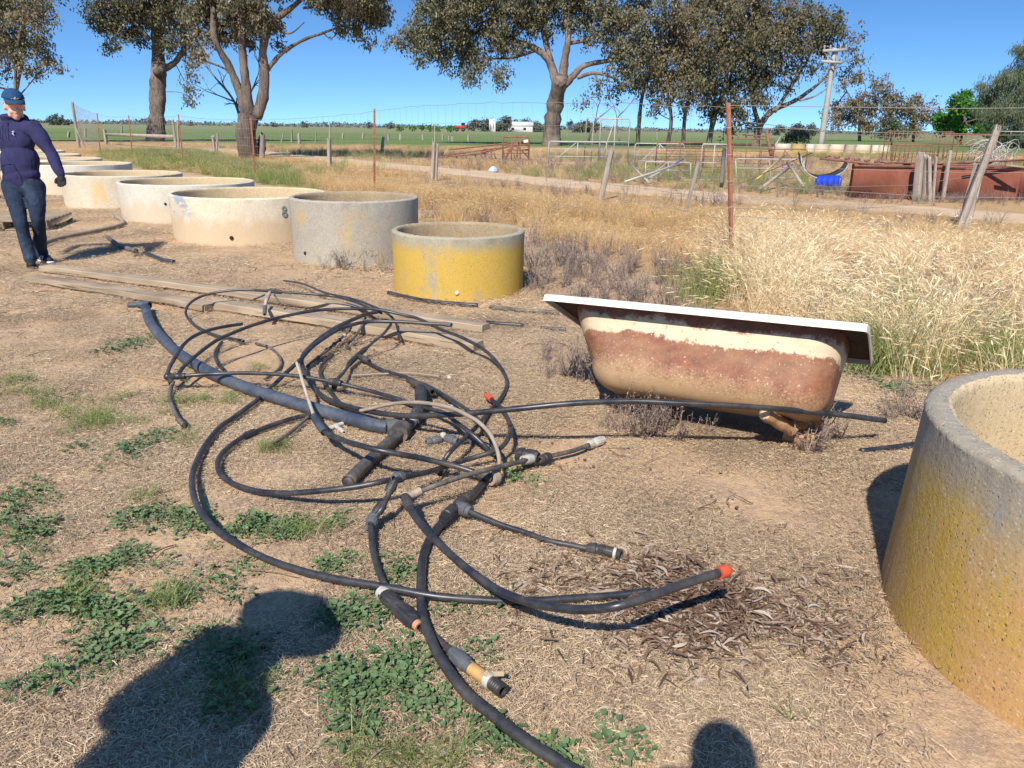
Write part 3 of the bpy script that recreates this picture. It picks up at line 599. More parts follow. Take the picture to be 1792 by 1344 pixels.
TL = ['short trough covered in bright yellow lichen, nearest of the row, in front of the bath', 'tall grey pitted concrete trough right behind the yellow lichen trough',
      'wide cream trough with grey paint smear on its upper left side', 'pale whitish concrete trough with a small dark hole, behind the grey-smeared cream one',
      'stained cream trough beside the gloved hand of the walking man', 'pale trough partly hidden behind the hip of the walking man', 'pale trough rim seventh along the row, right of the man in the hoodie',
      'far trough rim second from the end of the row', 'farthest small trough rim at the end of the row']
MT = [C_Y, C_G, C_C, C_W, C_O, C_W, C_C, C_O, C_W]
for i in range(9):
    x, y, r, h = TANKS[i]; t = trough(i, x, y, r, h, r * .985, MT[i], TL[i], inner=C_INB if i < 2 else None, fill=C_SEED if i < 2 else C_F, seg=128 if i < 3 else 72, fillz=[.42, .45, .12, .1, .1, .1, .1, .1, .1][i])
nt_ = trough(20, 2.045, 2.054, .754, .661, .79, C_R, 'large tapered ochre trough with lichen and pitted rim, cut off at the right edge', wall=.085, fill=C_F, seg=320, fillz=.1)
# drain holes: dark plugs sunk in the walls, and one white plug on the yellow trough
def on_wall(ti, px, z):
    x, y, r, h = TANKS[ti]; best = min(((abs(projn(np.array([[x + r * math.cos(a), y + r * math.sin(a), z]]))[0][0] - px), a) for a in np.linspace(-math.pi, 0, 400)))[1]
    return np.array([x + r * math.cos(best), y + r * math.sin(best), z]), np.array([math.cos(best), math.sin(best), 0])
M_DARK = m_plain('dark_hole', (.02, .018, .015), .9); M_WHITE = m_plain('white_plastic', (.72, .70, .64), .5)
for ti, px, z, mt, r in ((0, 800, .07, M_WHITE, .018), (1, 533, .12, M_DARK, .02), (2, 405, .1, M_DARK, .025), (3, 289, .3, M_DARK, .02)):
    p, n = on_wall(ti, px, z); ob = [o for o in COL.objects if o.name.startswith('concrete_trough')][ti]
    lathe(MB(), p - n * .03, n, [(0, .001), (0, r), (.028, r), (.034, r * .8), (.035, .001)], 16).build('drain_plug' if mt is M_WHITE else 'drain_hole', mt, ob)
# number mark painted on the cream trough: a ring with a bar (reads like the faded 8)
p, n = on_wall(2, 497, .42); ob = [o for o in COL.objects if o.name.startswith('concrete_trough')][2]; s_ = np.cross([0, 0, 1], n); mb = MB()
for cz, rz in ((.035, .035), (-.035, .04)):
    a_ = np.linspace(0, 2 * np.pi, 17); k_ = len(a_)
    def surf(u, w_): 
        q = p + s_ * u + np.array([0, 0, w_]); c0 = np.array([TANKS[2][0], TANKS[2][1], 0]); d = q - c0; d[2] = 0; return c0 + d / np.linalg.norm(d) * (TANKS[2][2] + .006) + np.array([0, 0, q[2]])
    A = [surf(math.cos(t) * rz, cz + math.sin(t) * rz) for t in a_]; B = [surf(math.cos(t) * rz * .45, cz + math.sin(t) * rz * .45) for t in a_]; i = np.arange(k_ - 1)
    mb.add(A + B, np.stack([i, i + 1, i + 1 + k_, i + k_], 1))
mb.build('painted_mark', m_plain('grey_paint', (.2, .22, .24), .8), ob)

# ------------------------------------------------------------------ bath
def build_bath():
    A = np.array([.162, 4.044, .655]); yaw, pit, rol, L, Wd = -.495, .026, .463, 1.602, .733
    l = np.array([math.cos(yaw) * math.cos(pit), math.sin(yaw) * math.cos(pit), math.sin(pit)]); h = np.cross([0, 0, 1], l); h /= np.linalg.norm(h); n0 = np.cross(l, h)
    w = h * math.cos(rol) - n0 * math.sin(rol); n = np.cross(l, w)
    if n[2] < 0: n = -n
    e = empty('bathtub', (A + l * L / 2 + w * Wd / 2) * [1, 1, 0], 'rusty cast iron bathtub with a white rim, tipped back on two log chocks', 'bathtub')
    T = lambda u, v, d: A + l * u + w * v - n * d
    def rr(x0, x1, y0, y1, r, k=10):
        out = []
        for cx, cy, a0 in ((x1 - r, y1 - r, 0), (x0 + r, y1 - r, 90), (x0 + r, y0 + r, 180), (x1 - r, y0 + r, 270)):
            for t in np.linspace(0, 90, k, endpoint=False): out.append((cx + r * math.cos(R_(a0 + t)), cy + r * math.sin(R_(a0 + t))))
        # subdivide straights evenly by resampling
        o = np.array(out + [out[0]]); s = np.concatenate([[0], np.cumsum(np.linalg.norm(np.diff(o, axis=0), axis=1))]); t = np.linspace(0, s[-1], 97)[:-1]
        return np.stack([np.interp(t, s, o[:, 0]), np.interp(t, s, o[:, 1])], 1)
    def loft(mb, rings, closed_end=True):
        m_ = 96; n_ = len(rings); v = np.concatenate([[T(x, y, d) for (x, y) in rg_] for rg_, d in rings])
        i0 = (np.arange(n_ - 1)[:, None] * m_ + np.arange(m_)[None]).ravel(); i1 = (np.arange(n_ - 1)[:, None] * m_ + (np.arange(m_)[None] + 1) % m_).ravel()
        mb.add(v, [np.stack([i0, i1, i1 + m_, i0 + m_], 1)] + ([(np.arange(m_) + (n_ - 1) * m_)[None]] if closed_end else [])); return mb
    def shell(ins, dep):
        R = []
        for t in np.linspace(0, 1, 9):     # straight part, tapering
            R.append((rr(.11 + ins + .135 * t ** 1.3, L - .10 - ins - .03 * t, .105 + ins + .03 * t, Wd - .105 - ins - .03 * t, .15 - .1 * ins), t * (dep - .15) + .0))
        x0, x1, y0, y1 = .245 + ins, L - .13 - ins, .135 + ins, Wd - .135 - ins
        for a in np.linspace(10, 90, 9):
            k = 1 - math.cos(R_(a)); k2 = math.sin(R_(a)); R.append((rr(x0 + .15 * k, x1 - .13 * k, y0 + .125 * k, y1 - .125 * k, max(.02, .15 - .11 * k)), dep - .15 + .15 * k2))
        return R
    s = NT('bath_outside', .6, .35); uv = s.sep(s.co)
    # coordinate across the visible side, in the bath's own frame
    cc = (A + l * L / 2 + w * Wd / 2) * [1, 1, 0]
    vm = s.n('ShaderNodeVectorMath', operation='DOT_PRODUCT'); s.L(s.co, vm.inputs[0]); vm.inputs[1].default_value = tuple(-n); dn = s.math('ADD', vm.outputs['Value'], float((A - cc) @ n) * 1.0)
    vl = s.n('ShaderNodeVectorMath', operation='DOT_PRODUCT'); s.L(s.co, vl.inputs[0]); vl.inputs[1].default_value = tuple(l); du = s.math('SUBTRACT', vl.outputs['Value'], float((A - cc) @ l))
    nz = s.noise(5, 7, .7); nf = s.noise(90, 3, .7); nm = s.noise(14, 5, .7); cracks = s.noise(3, 3, .5)
    cream = (.58, .47, .32); rust = s.mix(s.ramp(nm, (.3, 0.), (.7, 1.)), (.14, .05, .03), (.27, .105, .055)); tan = s.mix(s.ramp(nz, (.3, 0.), (.7, 1.)), (.42, .29, .16), (.30, .18, .095))
    d2 = s.math('ADD', dn, s.math('MULTIPLY', s.math('SUBTRACT', nz, .5), .19)); d2 = s.math('ADD', d2, s.math('MULTIPLY', s.math('SUBTRACT', nf, .5), .035))
    d2 = s.math('ADD', d2, s.math('MULTIPLY', du, -.012))
    up_r = s.ramp(d2, (.02, 1.), (.045, 0.))
    band = s.ramp(d2, (.125, 0.), (.135, 1.))                     # rust starts under the cream band
    low = s.ramp(s.math('ADD', s.math('ADD', d2, s.math('MULTIPLY', du, -.055)), s.math('ADD', s.math('MULTIPLY', nf, .2), s.math('MULTIPLY', nm, .12))), (.36, 0.), (.47, 1.))
    c = s.mix(band, cream, rust); c = s.mix(low, c, tan); chips = s.ramp(s.noise(22, 6, .75), (.60, 0.), (.64, 1.)); c = s.mix(s.math('MULTIPLY', chips, .8), c, (.26, .12, .06)); dirt = s.ramp(s.noise(2.5, 5, .7, vec=(1, 1, 3)), (.45, 0.), (.75, .55)); c = s.mix(dirt, c, (.34, .22, .12))
    spk = s.ramp(nf, (.62, 0.), (.70, 1.)); c = s.mix(s.math('MULTIPLY', s.math('MULTIPLY', spk, band), s.ramp(nz, (.4, .15), (.6, 1.))), c, (.62, .55, .42))
    c = s.mix(up_r, c, rust)
    endw = s.ramp(s.math('ADD', du, s.math('MULTIPLY', s.math('SUBTRACT', nz, .5), .12)), (1.37, 0.), (1.42, 1.)); c = s.mix(endw, c, (.66, .61, .52))
    er = s.ramp(s.math('ADD', du, s.math('MULTIPLY', s.math('SUBTRACT', nm, .5), .1)), (1.30, 0.), (1.325, 1.), (1.37, 1.), (1.40, 0.)); c = s.mix(s.math('MULTIPLY', er, .8), c, (.33, .14, .06))
    el = s.ramp(s.math('ADD', du, s.math('MULTIPLY', s.math('SUBTRACT', nm, .5), .1)), (.16, 1.), (.24, 0.)); c = s.mix(s.math('MULTIPLY', el, .85), c, (.40, .20, .09))
    top = s.ramp(s.math('ADD', d2, s.math('MULTIPLY', s.ramp(du, (1.15, 0.), (1.5, 1.)), -.07)), (.03, 1.), (.05, 0.)); c = s.mix(top, c, rust)
    s.col(c).bump(s.math('ADD', s.math('MULTIPLY', nf, .6), s.math('MULTIPLY', nz, .5)), .35, .004)
    mb = loft(MB(), shell(0, .42)); o = mb.build('tub_shell', s.m, e, sharp=60)
    o.data.flip_normals() if False else None
    en = m_plain('white_enamel', (.80, .79, .74), .25, .5, .12, 4)
    loft(MB(), shell(.012, .405)).build('enamel_lining', en, e)
    s = NT('rim_enamel', .4, .5); ch = s.ramp(s.noise(9, 6, .75), (.60, 0.), (.63, 1.)); s.col(s.mix(ch, s.mix(s.ramp(s.noise(3, 5, .7), (.4, 0.), (.7, .6)), (.70, .67, .58), (.52, .44, .33)), (.25, .11, .05))); rim_m = s.m
    # flange: a rectangular rim with a turned-down lip
    def ring(u0, u1, v0, v1, r, d): return (rr(u0, u1, v0, v1, r), d)
    fl = MB(); R = [ring(.11, L - .10, .105, Wd - .105, .15, .004), ring(.01, L - .01, .01, Wd - .01, .012, .004)]
    loft(fl, R, False); fl.build('rim_underside', m_rust('dark_rust', (.035, .022, .018), (.085, .045, .035), 1.5), e)
    fl = MB(); R = [ring(.122, L - .112, .117, Wd - .117, .14, .0), ring(.11, L - .10, .105, Wd - .105, .14, -.008), ring(.012, L - .012, .012, Wd - .012, .012, -.010), ring(0, L, 0, Wd, .012, -.004), ring(0, L, 0, Wd, .012, .030), ring(.006, L - .006, .006, Wd - .006, .012, .030), ring(.006, L - .006, .006, Wd - .006, .012, .002)]
    loft(fl, R, False); fl.build('rim', rim_m, e, sharp=50)
    # slot marks and maker's ridge under the rim are left plain; two bolt lugs where the feet went
    return T, l, w, n
T_, bl, bw, bn = build_bath()
# log chocks
M_LOG = m_wood('peeled_log', (.46, .28, .15), (.33, .18, .09), 'y', 1.4); M_LOGEND = m_wood('sawn_end', (.62, .46, .28), (.5, .34, .18), 'z')
def log(a, b, r, label, bent=0.):
    a = np.array(a); b = np.array(b); e = empty('log_chock', (a + b) / 2 * [1, 1, 0], label, 'log', 'logs under the bathtub')
    mid = (a + b) / 2 + np.array([0, 0, bent]); pts = catmull([a, mid, b], 6); rr = r * (1 + .08 * np.sin(np.arange(len(pts)) * 1.1)); tube(MB(), pts, rr, 14, False, noise=.03).build('bark', M_LOG, e)
    d = (a - b) / np.linalg.norm(a - b)
    for q, dd in ((pts[0], d), (pts[-1], -d)):
        lathe(MB(), q, dd, [(-.003, r * .99), (.001, r * .95), (.002, r * .5), (.0025, .001)], 14, noise=.002).build('cut_end', M_LOGEND, e)
log(P(1338, 724, .22), P(1385, 752, .10), .032, 'peeled log with a pale sawn end jutting out under the right of the bathtub')
log(P(1372, 760, .03), P(1425, 768, .035), .042, 'short thick log lying on the ground under the right foot of the bathtub')
log(P(1375, 745, .12), P(1430, 735, .10), .036, 'log wedge tight against the underside of the bathtub at its right end')
log(P(1098, 686, .12), P(1106, 712, .02), .036, 'short forked log holding up the left end of the bathtub')

# ------------------------------------------------------------------ timbers on the ground
M_TIM = m_wood('weathered_hardwood', (.37, .285, .195), (.225, .165, .11), 'x')
M_TIM2 = m_wood('weathered_hardwood_pale', (.42, .33, .23), (.27, .20, .135), 'x')
def timber(p, q, w, h, mat, label, cat='timber', group='long sawn timbers on the yard', warp=.012):
    p = np.array(p, float); q = np.array(q, float); L = np.linalg.norm(q - p); ang = math.atan2(q[1] - p[1], q[0] - p[0])
    mb = MB(); N = 20; pr = []
    for i in range(N + 1):
        t = i / N; x = (t - .5) * L; b = .008 * math.sin(i * .9); c = warp * math.sin(math.pi * t)
        jj = rg.normal(0, .0018, (8, 2)); bv = .008
        ring = np.array([(-w / 2 + bv, 0), (w / 2 - bv, 0), (w / 2, bv), (w / 2, h - bv), (w / 2 - bv, h), (-w / 2 + bv, h), (-w / 2, h - bv), (-w / 2, bv)]) + jj
        pr.append(np.column_stack([np.full(8, x + (rg.normal(0, .003) if i in (0, N) else 0)), ring[:, 0] + b, ring[:, 1] + c]))
    v = np.concatenate(pr); i0 = (np.arange(N)[:, None] * 8 + np.arange(8)[None]).ravel(); i1 = (np.arange(N)[:, None] * 8 + (np.arange(8)[None] + 1) % 8).ravel()
    mb.add(v, [np.stack([i0, i1, i1 + 8, i0 + 8], 1)[:, ::-1], np.arange(8)[None], (np.arange(8) + N * 8)[::-1][None]])
    o = mb.build('timber_beam', mat, None, sharp=35, loc=(0, 0, 0)); o.location = tuple((p + q) / 2); o.rotation_euler = (0, -math.asin((q[2] - p[2]) / L), ang)
    return tag(o, label, cat, group)
timber(P(58, 492), P(372, 543), .15, .055, M_TIM, 'front left weathered beam with its far end at the feet of the walking man')
timber(P(366, 537), P(838, 614), .14, .065, M_TIM2, 'front right pale beam lying under the upper loops of the hose tangle')
timber(P(80, 474), P(852, 580), .13, .06, M_TIM2, 'longest weathered beam lying behind the other two, ending near the yellow lichen trough')

# ------------------------------------------------------------------ pallet at the left edge
def pallet():
    o = P(84, 403); v = P(140, 382) - o; v /= np.linalg.norm(v); u = np.array([v[1], -v[0], 0]); z = np.array([0, 0, 1.])
    e = empty('wooden_pallet', o - u * .6 + v * .6, 'weathered wooden pallet lying flat behind the walking man, cut off at the left edge', 'pallet')
    for k in range(3): rbox(MB(), o - u * (.025 + .57 * k) + v * .6 + z * .07, u, v, z, (.05, 1.2, .1), .004).build('stringer', M_TIM, e)
    for k in range(7): rbox(MB(), o - u * .6 + v * (.07 + .177 * k) + z * .133, u, v, z, (1.2, .13, .022), .003).build('deck_board', M_TIM2, e)
    for k in (0, 3, 6): rbox(MB(), o - u * .6 + v * (.07 + .177 * k) + z * .012, u, v, z, (1.2, .1, .018), .003).build('bottom_board', M_TIM, e)
pallet()

# ------------------------------------------------------------------ poly pipes and hoses
M_P = m_poly('black_poly_pipe'); M_PD = m_poly('dusty_black_pipe', (.03, .03, .032), (.26, .21, .16), .75, .55); M_PB = m_poly('blue_black_pipe', (.028, .038, .06), (.16, .16, .17), .5, .42)
M_BEI = m_plain('beige_conduit', (.50, .41, .30), .6, .35, .4, 9); M_BEI2 = m_plain('dirty_beige_pipe', (.34, .27, .20), .7, .3, .45, 14)
M_FIT = m_poly('black_fitting', (.018, .019, .021), (.2, .16, .13), .3, .45); M_ORG = m_plain('orange_plastic', (.62, .09, .035), .45, .5, .25, 30); M_YEL = m_plain('yellow_valve_plastic', (.55, .33, .12), .6, .3, .45, 20)
M_MUD = m_plain('muddy_fitting', (.42, .33, .25), .9, .2, .5, 40); M_LIME = m_plain('lime_crusted', (.52, .48, .41), .9, .2, .5, 40); M_GREYF = m_plain('grey_fitting', (.11, .115, .12), .6, .4, .35, 30)
M_ORING = m_plain('white_seal', (.6, .58, .53), .6)
HG = 'poly pipes tangled on the ground'
def hpts(c, r):
    """c: (px, py[, height of the centre line]); heights are interpolated along the pipe"""
    zs = [(i, q[2]) for i, q in enumerate(c) if len(q) > 2]
    if not zs: zs = [(0, r)]
    z = np.interp(np.arange(len(c)), [a for a, b in zs], [b for a, b in zs])
    return np.array([P(q[0], q[1], max(zz, r * .8)) for q, zz in zip(c, z)])
def hose(c, r, mat, label, group=HG, sides=12, name='poly_pipe', cat='pipe', cap=True, open_end=True):
    if group == HG: r *= .82 if r > .04 else 1. if r >= .027 else .70
    p = catmull(hpts(c, r), 7); k = 1 + .015 * np.sin(np.arange(len(p)) * .7); e = empty(name, (p[len(p) // 2][0], p[len(p) // 2][1], 0), label, cat, group)
    tube(MB(), p, r * k, sides, cap, noise=.008).build('pipe_run', mat, e)
    if open_end:
        for q, d in ((p[0], p[0] - p[1]), (p[-1], p[-1] - p[-2])):
            d = d / np.linalg.norm(d); lathe(MB(), q, d, [(-.002, r * 1.01), (.002, r * 1.01), (.002, r * .78), (-.03, r * .76), (-.03, .001)], 14).build('cut_end', M_FIT, e)
    return e, p
PROF = dict(nut=[(0, .75), (0, 1.15), (.08, 1.32), (.3, 1.38), (.34, 1.2), (.42, 1.2), (.46, 1.38), (.9, 1.32), (1, 1.12), (1, .7)],
            cone=[(0, .7), (0, 1.05), (.12, 1.2), (.5, 1.5), (.72, 1.62), (.75, 1.3), (1, 1.3), (1, .7)],
            plain=[(0, .7), (0, 1.2), (.5, 1.24), (1, 1.2), (1, .7)],
            thread=[(0, .7), (0, 1.3)] + [q for k in range(6) for q in ((.1 + k * .14, 1.32), (.15 + k * .14, 1.18), (.2 + k * .14, 1.18))] + [(1, 1.3), (1, .85), (.2, .8), (.2, .01)],
            cap=[(0, .7), (0, 1.2), (.55, 1.25), (.8, 1.05), (.97, .7), (1, .01)],
            tape=[(0, 1.02)] + [q for k in range(9) for q in ((.05 + k * .1, 1.22), (.1 + k * .1, 1.12))] + [(1, 1.02)])
def fit(e, a, b, r, kind='nut', mat=None, name='coupling'):
    a = P(*a) if not isinstance(a, np.ndarray) else a; b = P(*b) if not isinstance(b, np.ndarray) else b
    r = r * (.78 if r < .027 else .92); L = np.linalg.norm(b - a); mb = lathe(MB(), a, b - a, [(t * L, r * k) for t, k in PROF[kind]], 20)
    if kind in ('nut', 'cone'):   # grip ribs
        d, s, u = frame(b - a)
        for k in range(12):
            an = k * math.pi / 6; o = s * math.cos(an) + u * math.sin(an); bar(mb, a + d * L * .12 + o * r * 1.3, a + d * L * (.32 if kind == 'nut' else .6) + o * r * (1.39 if kind == 'nut' else 1.5), r * .14, r * .14)
            if kind == 'nut': bar(mb, a + d * L * .5 + o * r * 1.36, a + d * L * .9 + o * r * 1.33, r * .14, r * .14)
    return mb.build(name, mat or M_FIT, e, sharp=40)
def blob(e, c, r, mat, name='joint', n=14):
    r = r * .8
    c = P(*c) if not isinstance(c, np.ndarray) else c
    prof = [(-r * math.cos(t), max(r * math.sin(t), .0005)) for t in np.linspace(0, math.pi, 9)]
    return lathe(MB(), c, rg.normal(0, 1, 3), prof, n, noise=r * .07).build(name, mat, e)
# thick blue-black pipe
e, p = hose([(254, 534, .05), (256, 545), (264, 566), (284, 592), (312, 618), (350, 642), (386, 660), (435, 680), (485, 696), (535, 711), (595, 728), (650, 743), (680, 748, .04)], .043, M_PB, 'thick blue-black pipe curving from the upper left down to the middle of the tangle', sides=20)
fit(e, (262, 534, .06), (244, 533, .06), .03, 'plain', M_PB, 'elbow'); fit(e, (248, 533, .06), (224, 534, .055), .021, 'nut', M_PB); fit(e, (676, 748, .045), (704, 744, .045), .036, 'plain', M_GREYF, 'end_sleeve')
# elbow at the far left with three pipes
e, p = hose([(304, 659, .09), (345, 656, .1), (384, 654, .1), (445, 653, .11), (519, 658, .11), (585, 669, .09), (647, 684, .06), (700, 699, .05), (735, 712, .06), (775, 722, .1), (800, 740, .12), (824, 758, .1), (845, 777, .06), (862, 795, .03)], .0165, M_P, 'straight black pipe running right from the three-way elbow at the far left')
fit(e, (325, 658, .095), (298, 659, .085), .0175, 'nut'); blob(e, (293, 659, .08), .027, M_FIT, 'elbow_body'); fit(e, (300, 672, .05), (296, 655, .09), .017, 'plain', None, 'elbow'); fit(e, (575, 667, .09), (598, 671, .09), .019, 'nut', None, 'tee_clamp'); fit(e, (588, 664, .09), (584, 682, .02), .017, 'plain', None, 'tee_branch')
hose([(292, 656, .09), (298, 640, .12), (307, 625, .15), (319, 606, .17), (337, 590, .18), (362, 579, .18), (391, 572, .17), (423, 567, .15)], .0165, M_P, 'short black pipe arching up right from the far left elbow to a cut end')
e, p = hose([(312, 655, .09), (323, 640, .11), (347, 619, .14), (377, 597, .17), (409, 582, .19), (446, 568, .2), (495, 554, .21), (556, 543, .22), (617, 540, .22), (657, 541, .21), (696, 549, .18), (733, 558, .16), (770, 576, .14), (807, 590, .14), (844, 610, .1), (868, 632, .06), (884, 657, .03), (887, 674, .02), (880, 691), (868, 707), (849, 728, .04), (829, 752, .08), (795, 783, .1), (777, 806, .06), (770, 830, .03)], .0165, M_P, 'long black pipe sweeping over the timbers round the top and right of the tangle')
e, p = hose([(303, 668, .06), (299, 680, .03), (297, 693), (302, 713), (312, 732), (322, 744)], .017, M_PD, 'short dusty black pipe hanging down from the far left elbow to a threaded end'); fit(e, (313, 733, .02), (325, 746, .02), .0175, 'thread', M_FIT, 'threaded_end')
# upper left loop with hanging tee
e, p = hose([(426, 597, .03), (409, 593), (382, 588), (357, 578), (337, 566), (326, 551, .04), (328, 536, .09), (345, 522, .13), (372, 513, .16), (409, 508, .18), (445, 508, .18), (492, 511, .18), (549, 515, .17), (586, 519, .15), (620, 528, .14), (648, 540, .14), (668, 548, .12)], .015, M_P, 'black pipe looping round the upper left of the tangle above the front timber')
fit(e, (468, 509, .18), (493, 511, .18), .017, 'nut', None, 'tee_clamp'); fit(e, (472, 512, .18), (466, 526, .14), .015, 'nut', M_MUD, 'tee_branch'); fit(e, (466, 526, .14), (464, 536, .12), .014, 'plain', M_LIME, 'collar'); fit(e, (464, 536, .12), (463, 550, .1), .015, 'nut', M_GREYF, 'end_coupling')
fit(e, (463, 516, .17), (444, 524, .15), .008, 'plain', M_PD, 'stub'); fit(e, (480, 516, .17), (490, 531, .14), .008, 'plain', M_PD, 'stub')
hose([(497, 491, .03), (531, 497, .07), (568, 512, .11), (617, 523, .15), (645, 533, .17), (672, 545, .16), (690, 560, .12), (697, 580, .07), (702, 597, .03)], .013, M_P, 'thin black pipe dropping in from the top centre and ending on the front timber')
hose([(388, 599), (379, 612), (377, 625), (383, 638), (391, 647)], .0165, M_P, 'short curved black pipe left of the small ring, passing behind the thick blue-black pipe')
hose([(448, 601), (470, 607), (485, 619), (492, 633), (487, 646), (475, 655), (464, 664)], .013, M_PD, 'small grey hooked pipe in the upper left part of the tangle')
# outer ring
e, p = hose([(784, 568, .16), (745, 566, .16), (696, 563, .17), (647, 563, .17), (618, 568, .17), (586, 580, .16), (549, 605, .13), (525, 630, .1), (500, 653, .06), (482, 671, .03), (460, 691), (445, 704), (410, 730), (384, 748), (362, 775), (346, 803, .03), (336, 835, .04), (339, 867, .05), (352, 897, .05), (378, 927, .05), (415, 952, .04), (464, 977, .03), (525, 998, .03), (587, 1013, .035), (673, 1027, .045), (761, 1043, .04), (846, 1050, .03), (903, 1052, .025), (959, 1050), (1016, 1046), (1075, 1042, .02), (1138, 1034, .03)], .0185, M_P, 'outermost black pipe ringing the whole tangle and ending at the leaf pile')
fit(e, (777, 567, .16), (790, 569, .16), .017, 'thread', M_GREYF, 'open_socket')
# second ring running to the far right past the bath
hose([(660, 546, .12), (640, 550, .14), (623, 557, .15), (590, 572, .15), (560, 592, .13), (537, 613, .1), (528, 630, .07), (533, 652, .05), (545, 674, .04), (564, 693, .04), (586, 704, .045), (623, 715, .06), (672, 724, .09), (721, 728, .13), (795, 725, .18), (844, 721, .21), (917, 714, .25), (1000, 706, .28), (1100, 702, .29), (1200, 706, .29), (1300, 711, .28), (1400, 719, .25), (1480, 727, .2), (1548, 736, .14)], .0205, M_P, 'long black pipe arching right across the front of the rusty bathtub to a free end')
# white conduit, tape and hose
e, p = hose([(519, 634, .17), (526, 655, .15), (533, 678, .13), (540, 700, .11), (549, 727, .09)], .013, M_BEI, 'straight off-white conduit slanting down over the thick blue-black pipe', name='conduit')
fit(e, (549, 726, .09), (556, 742, .1), .014, 'tape', M_PB, 'tape_wrap')
e, p = hose([(551, 732, .1), (558, 745, .11), (568, 756, .12), (590, 766, .15), (617, 776, .18), (660, 787, .18), (700, 795, .16), (733, 801, .13), (790, 814, .09), (824, 824, .07), (846, 834, .05)], .018, M_P, 'black pipe from the tape-wrapped conduit down right to the muddy capped elbow')
fit(e, (551, 732, .1), (568, 757, .12), .021, 'tape', M_PB, 'tape_wrap'); fit(e, (838, 830, .055), (862, 836, .045), .024, 'cone', M_FIT, 'coupling'); fit(e, (858, 835, .05), (874, 832, .045), .034, 'cap', M_MUD, 'mud_filled_cap')
hose([(872, 828, .07), (874, 810, .09), (870, 787, .13), (858, 760, .18), (838, 739, .22), (818, 727, .24), (793, 715, .25), (757, 707, .24), (721, 704, .21), (684, 707, .16), (650, 715, .1), (630, 719, .07)], .0135, M_BEI2, 'dirty beige pipe arching over the middle of the tangle down to the mud-filled cap')
# central black pipe with white elbow, to the red cap
e, p = hose([(925, 804, .06), (890, 813, .09), (860, 820, .11), (818, 831, .12), (775, 845, .12), (742, 857, .11), (728, 862, .1)], .0155, M_PD, 'dusty black pipe between the muddy elbow and the big taped coupling')
fit(e, (915, 806, .06), (938, 801, .05), .024, 'cap', M_LIME, 'limed_cap'); fit(e, (736, 859, .11), (712, 869, .1), .018, 'plain', M_MUD, 'elbow'); blob(e, (711, 868, .1), .025, M_MUD, 'elbow_corner'); fit(e, (709, 868, .1), (717, 890, .1), .018, 'nut', M_FIT, 'elbow_nut')
e, p = hose([(715, 886, .1), (733, 913, .11), (761, 944, .12), (790, 972, .13), (832, 1006, .14), (874, 1034, .14), (917, 1051, .15), (959, 1061, .17), (1016, 1067, .2), (1072, 1062, .24), (1110, 1052, .25), (1139, 1043, .25), (1191, 1024, .25), (1235, 1010, .25), (1262, 1001, .25)], .0195, M_P, 'black pipe sweeping lower right to a bright orange-red end cap above the leaf pile')
fit(e, (1258, 1003, .25), (1278, 996, .25), .0205, 'cap', M_ORG, 'orange_cap')
e, p = hose([(936, 803, .045), (959, 799, .03), (1002, 789), (1030, 779)], .016, M_PD, 'short dusty pipe pointing right from the taped coupling to a limed end')
fit(e, (905, 795, .05), (942, 802, .05), .028, 'nut', M_FIT, 'taped_coupling'); fit(e, (944, 805, .045), (962, 798, .04), .019, 'nut'); fit(e, (1026, 780, .02), (1056, 769, .02), .02, 'nut', M_LIME, 'limed_end')
# inner hook with small orange cap
e, p = hose([(850, 690, .05), (860, 699, .05), (874, 711, .05), (886, 728, .06), (893, 748, .09), (890, 766, .1), (877, 783, .09), (858, 792, .08), (818, 804, .06), (775, 818, .07), (733, 830, .1), (677, 841, .145), (620, 852, .13), (550, 860, .1), (501, 863, .06), (455, 860, .03), (417, 850), (390, 835), (381, 815), (388, 794), (415, 771), (438, 759), (476, 744), (513, 732), (546, 725, .03)], .017, M_P, 'black pipe loop with the small orange cap, left of the bathtub')
fit(e, (861, 699, .05), (849, 690, .05), .0185, 'cap', M_ORG, 'orange_cap'); fit(e, (428, 764, .02), (447, 756, .02), .019, 'nut')
# hanging branch down to the yellow valve
e, p = hose([(702, 836, .16), (692, 841, .17), (685, 851, .15), (679, 868, .12), (668, 890, .09), (656, 906, .06), (650, 918, .05), (650, 940, .04), (654, 969, .03), (664, 1003), (674, 1024)], .0165, M_P, 'black pipe hanging down from the inner loop through two couplings to the ring pipe')
fit(e, (690, 842, .17), (680, 862, .13), .018, 'cone'); fit(e, (672, 880, .1), (655, 902, .06), .018, 'cone'); fit(e, (655, 902, .06), (649, 918, .05), .021, 'nut', M_GREYF); fit(e, (648, 908, .06), (641, 926, .02), .011, 'plain', M_GREYF, 'branch_stub'); fit(e, (689, 838, .165), (706, 833, .16), .021, 'nut', M_GREYF, 'loop_clamp')
e, p = hose([(672, 1040), (700, 1064), (729, 1094), (757, 1112), (785, 1137), (800, 1150)], .018, M_P, 'lower black pipe with thick sleeve and yellow valve at its lower right end')
fit(e, (672, 1040, .028), (728, 1092, .03), .0245, 'nut', M_FIT, 'thick_sleeve'); fit(e, (668, 1036, .028), (676, 1043, .028), .0265, 'plain', M_LIME, 'collar'); fit(e, (722, 1086, .03), (734, 1097, .026), .018, 'plain', m_plain('copper_sleeve', (.5, .25, .14), .5), 'copper_ring')
fit(e, (791, 1140, .03), (824, 1171, .032), .019, 'cone', M_GREYF, 'grey_nut'); fit(e, (820, 1166, .032), (857, 1192, .034), .0195, 'plain', M_YEL, 'yellow_valve'); fit(e, (852, 1188, .034), (861, 1194, .034), .024, 'plain', M_LIME, 'seal'); fit(e, (856, 1191, .034), (880, 1210, .034), .0195, 'thread', M_FIT, 'threaded_end')
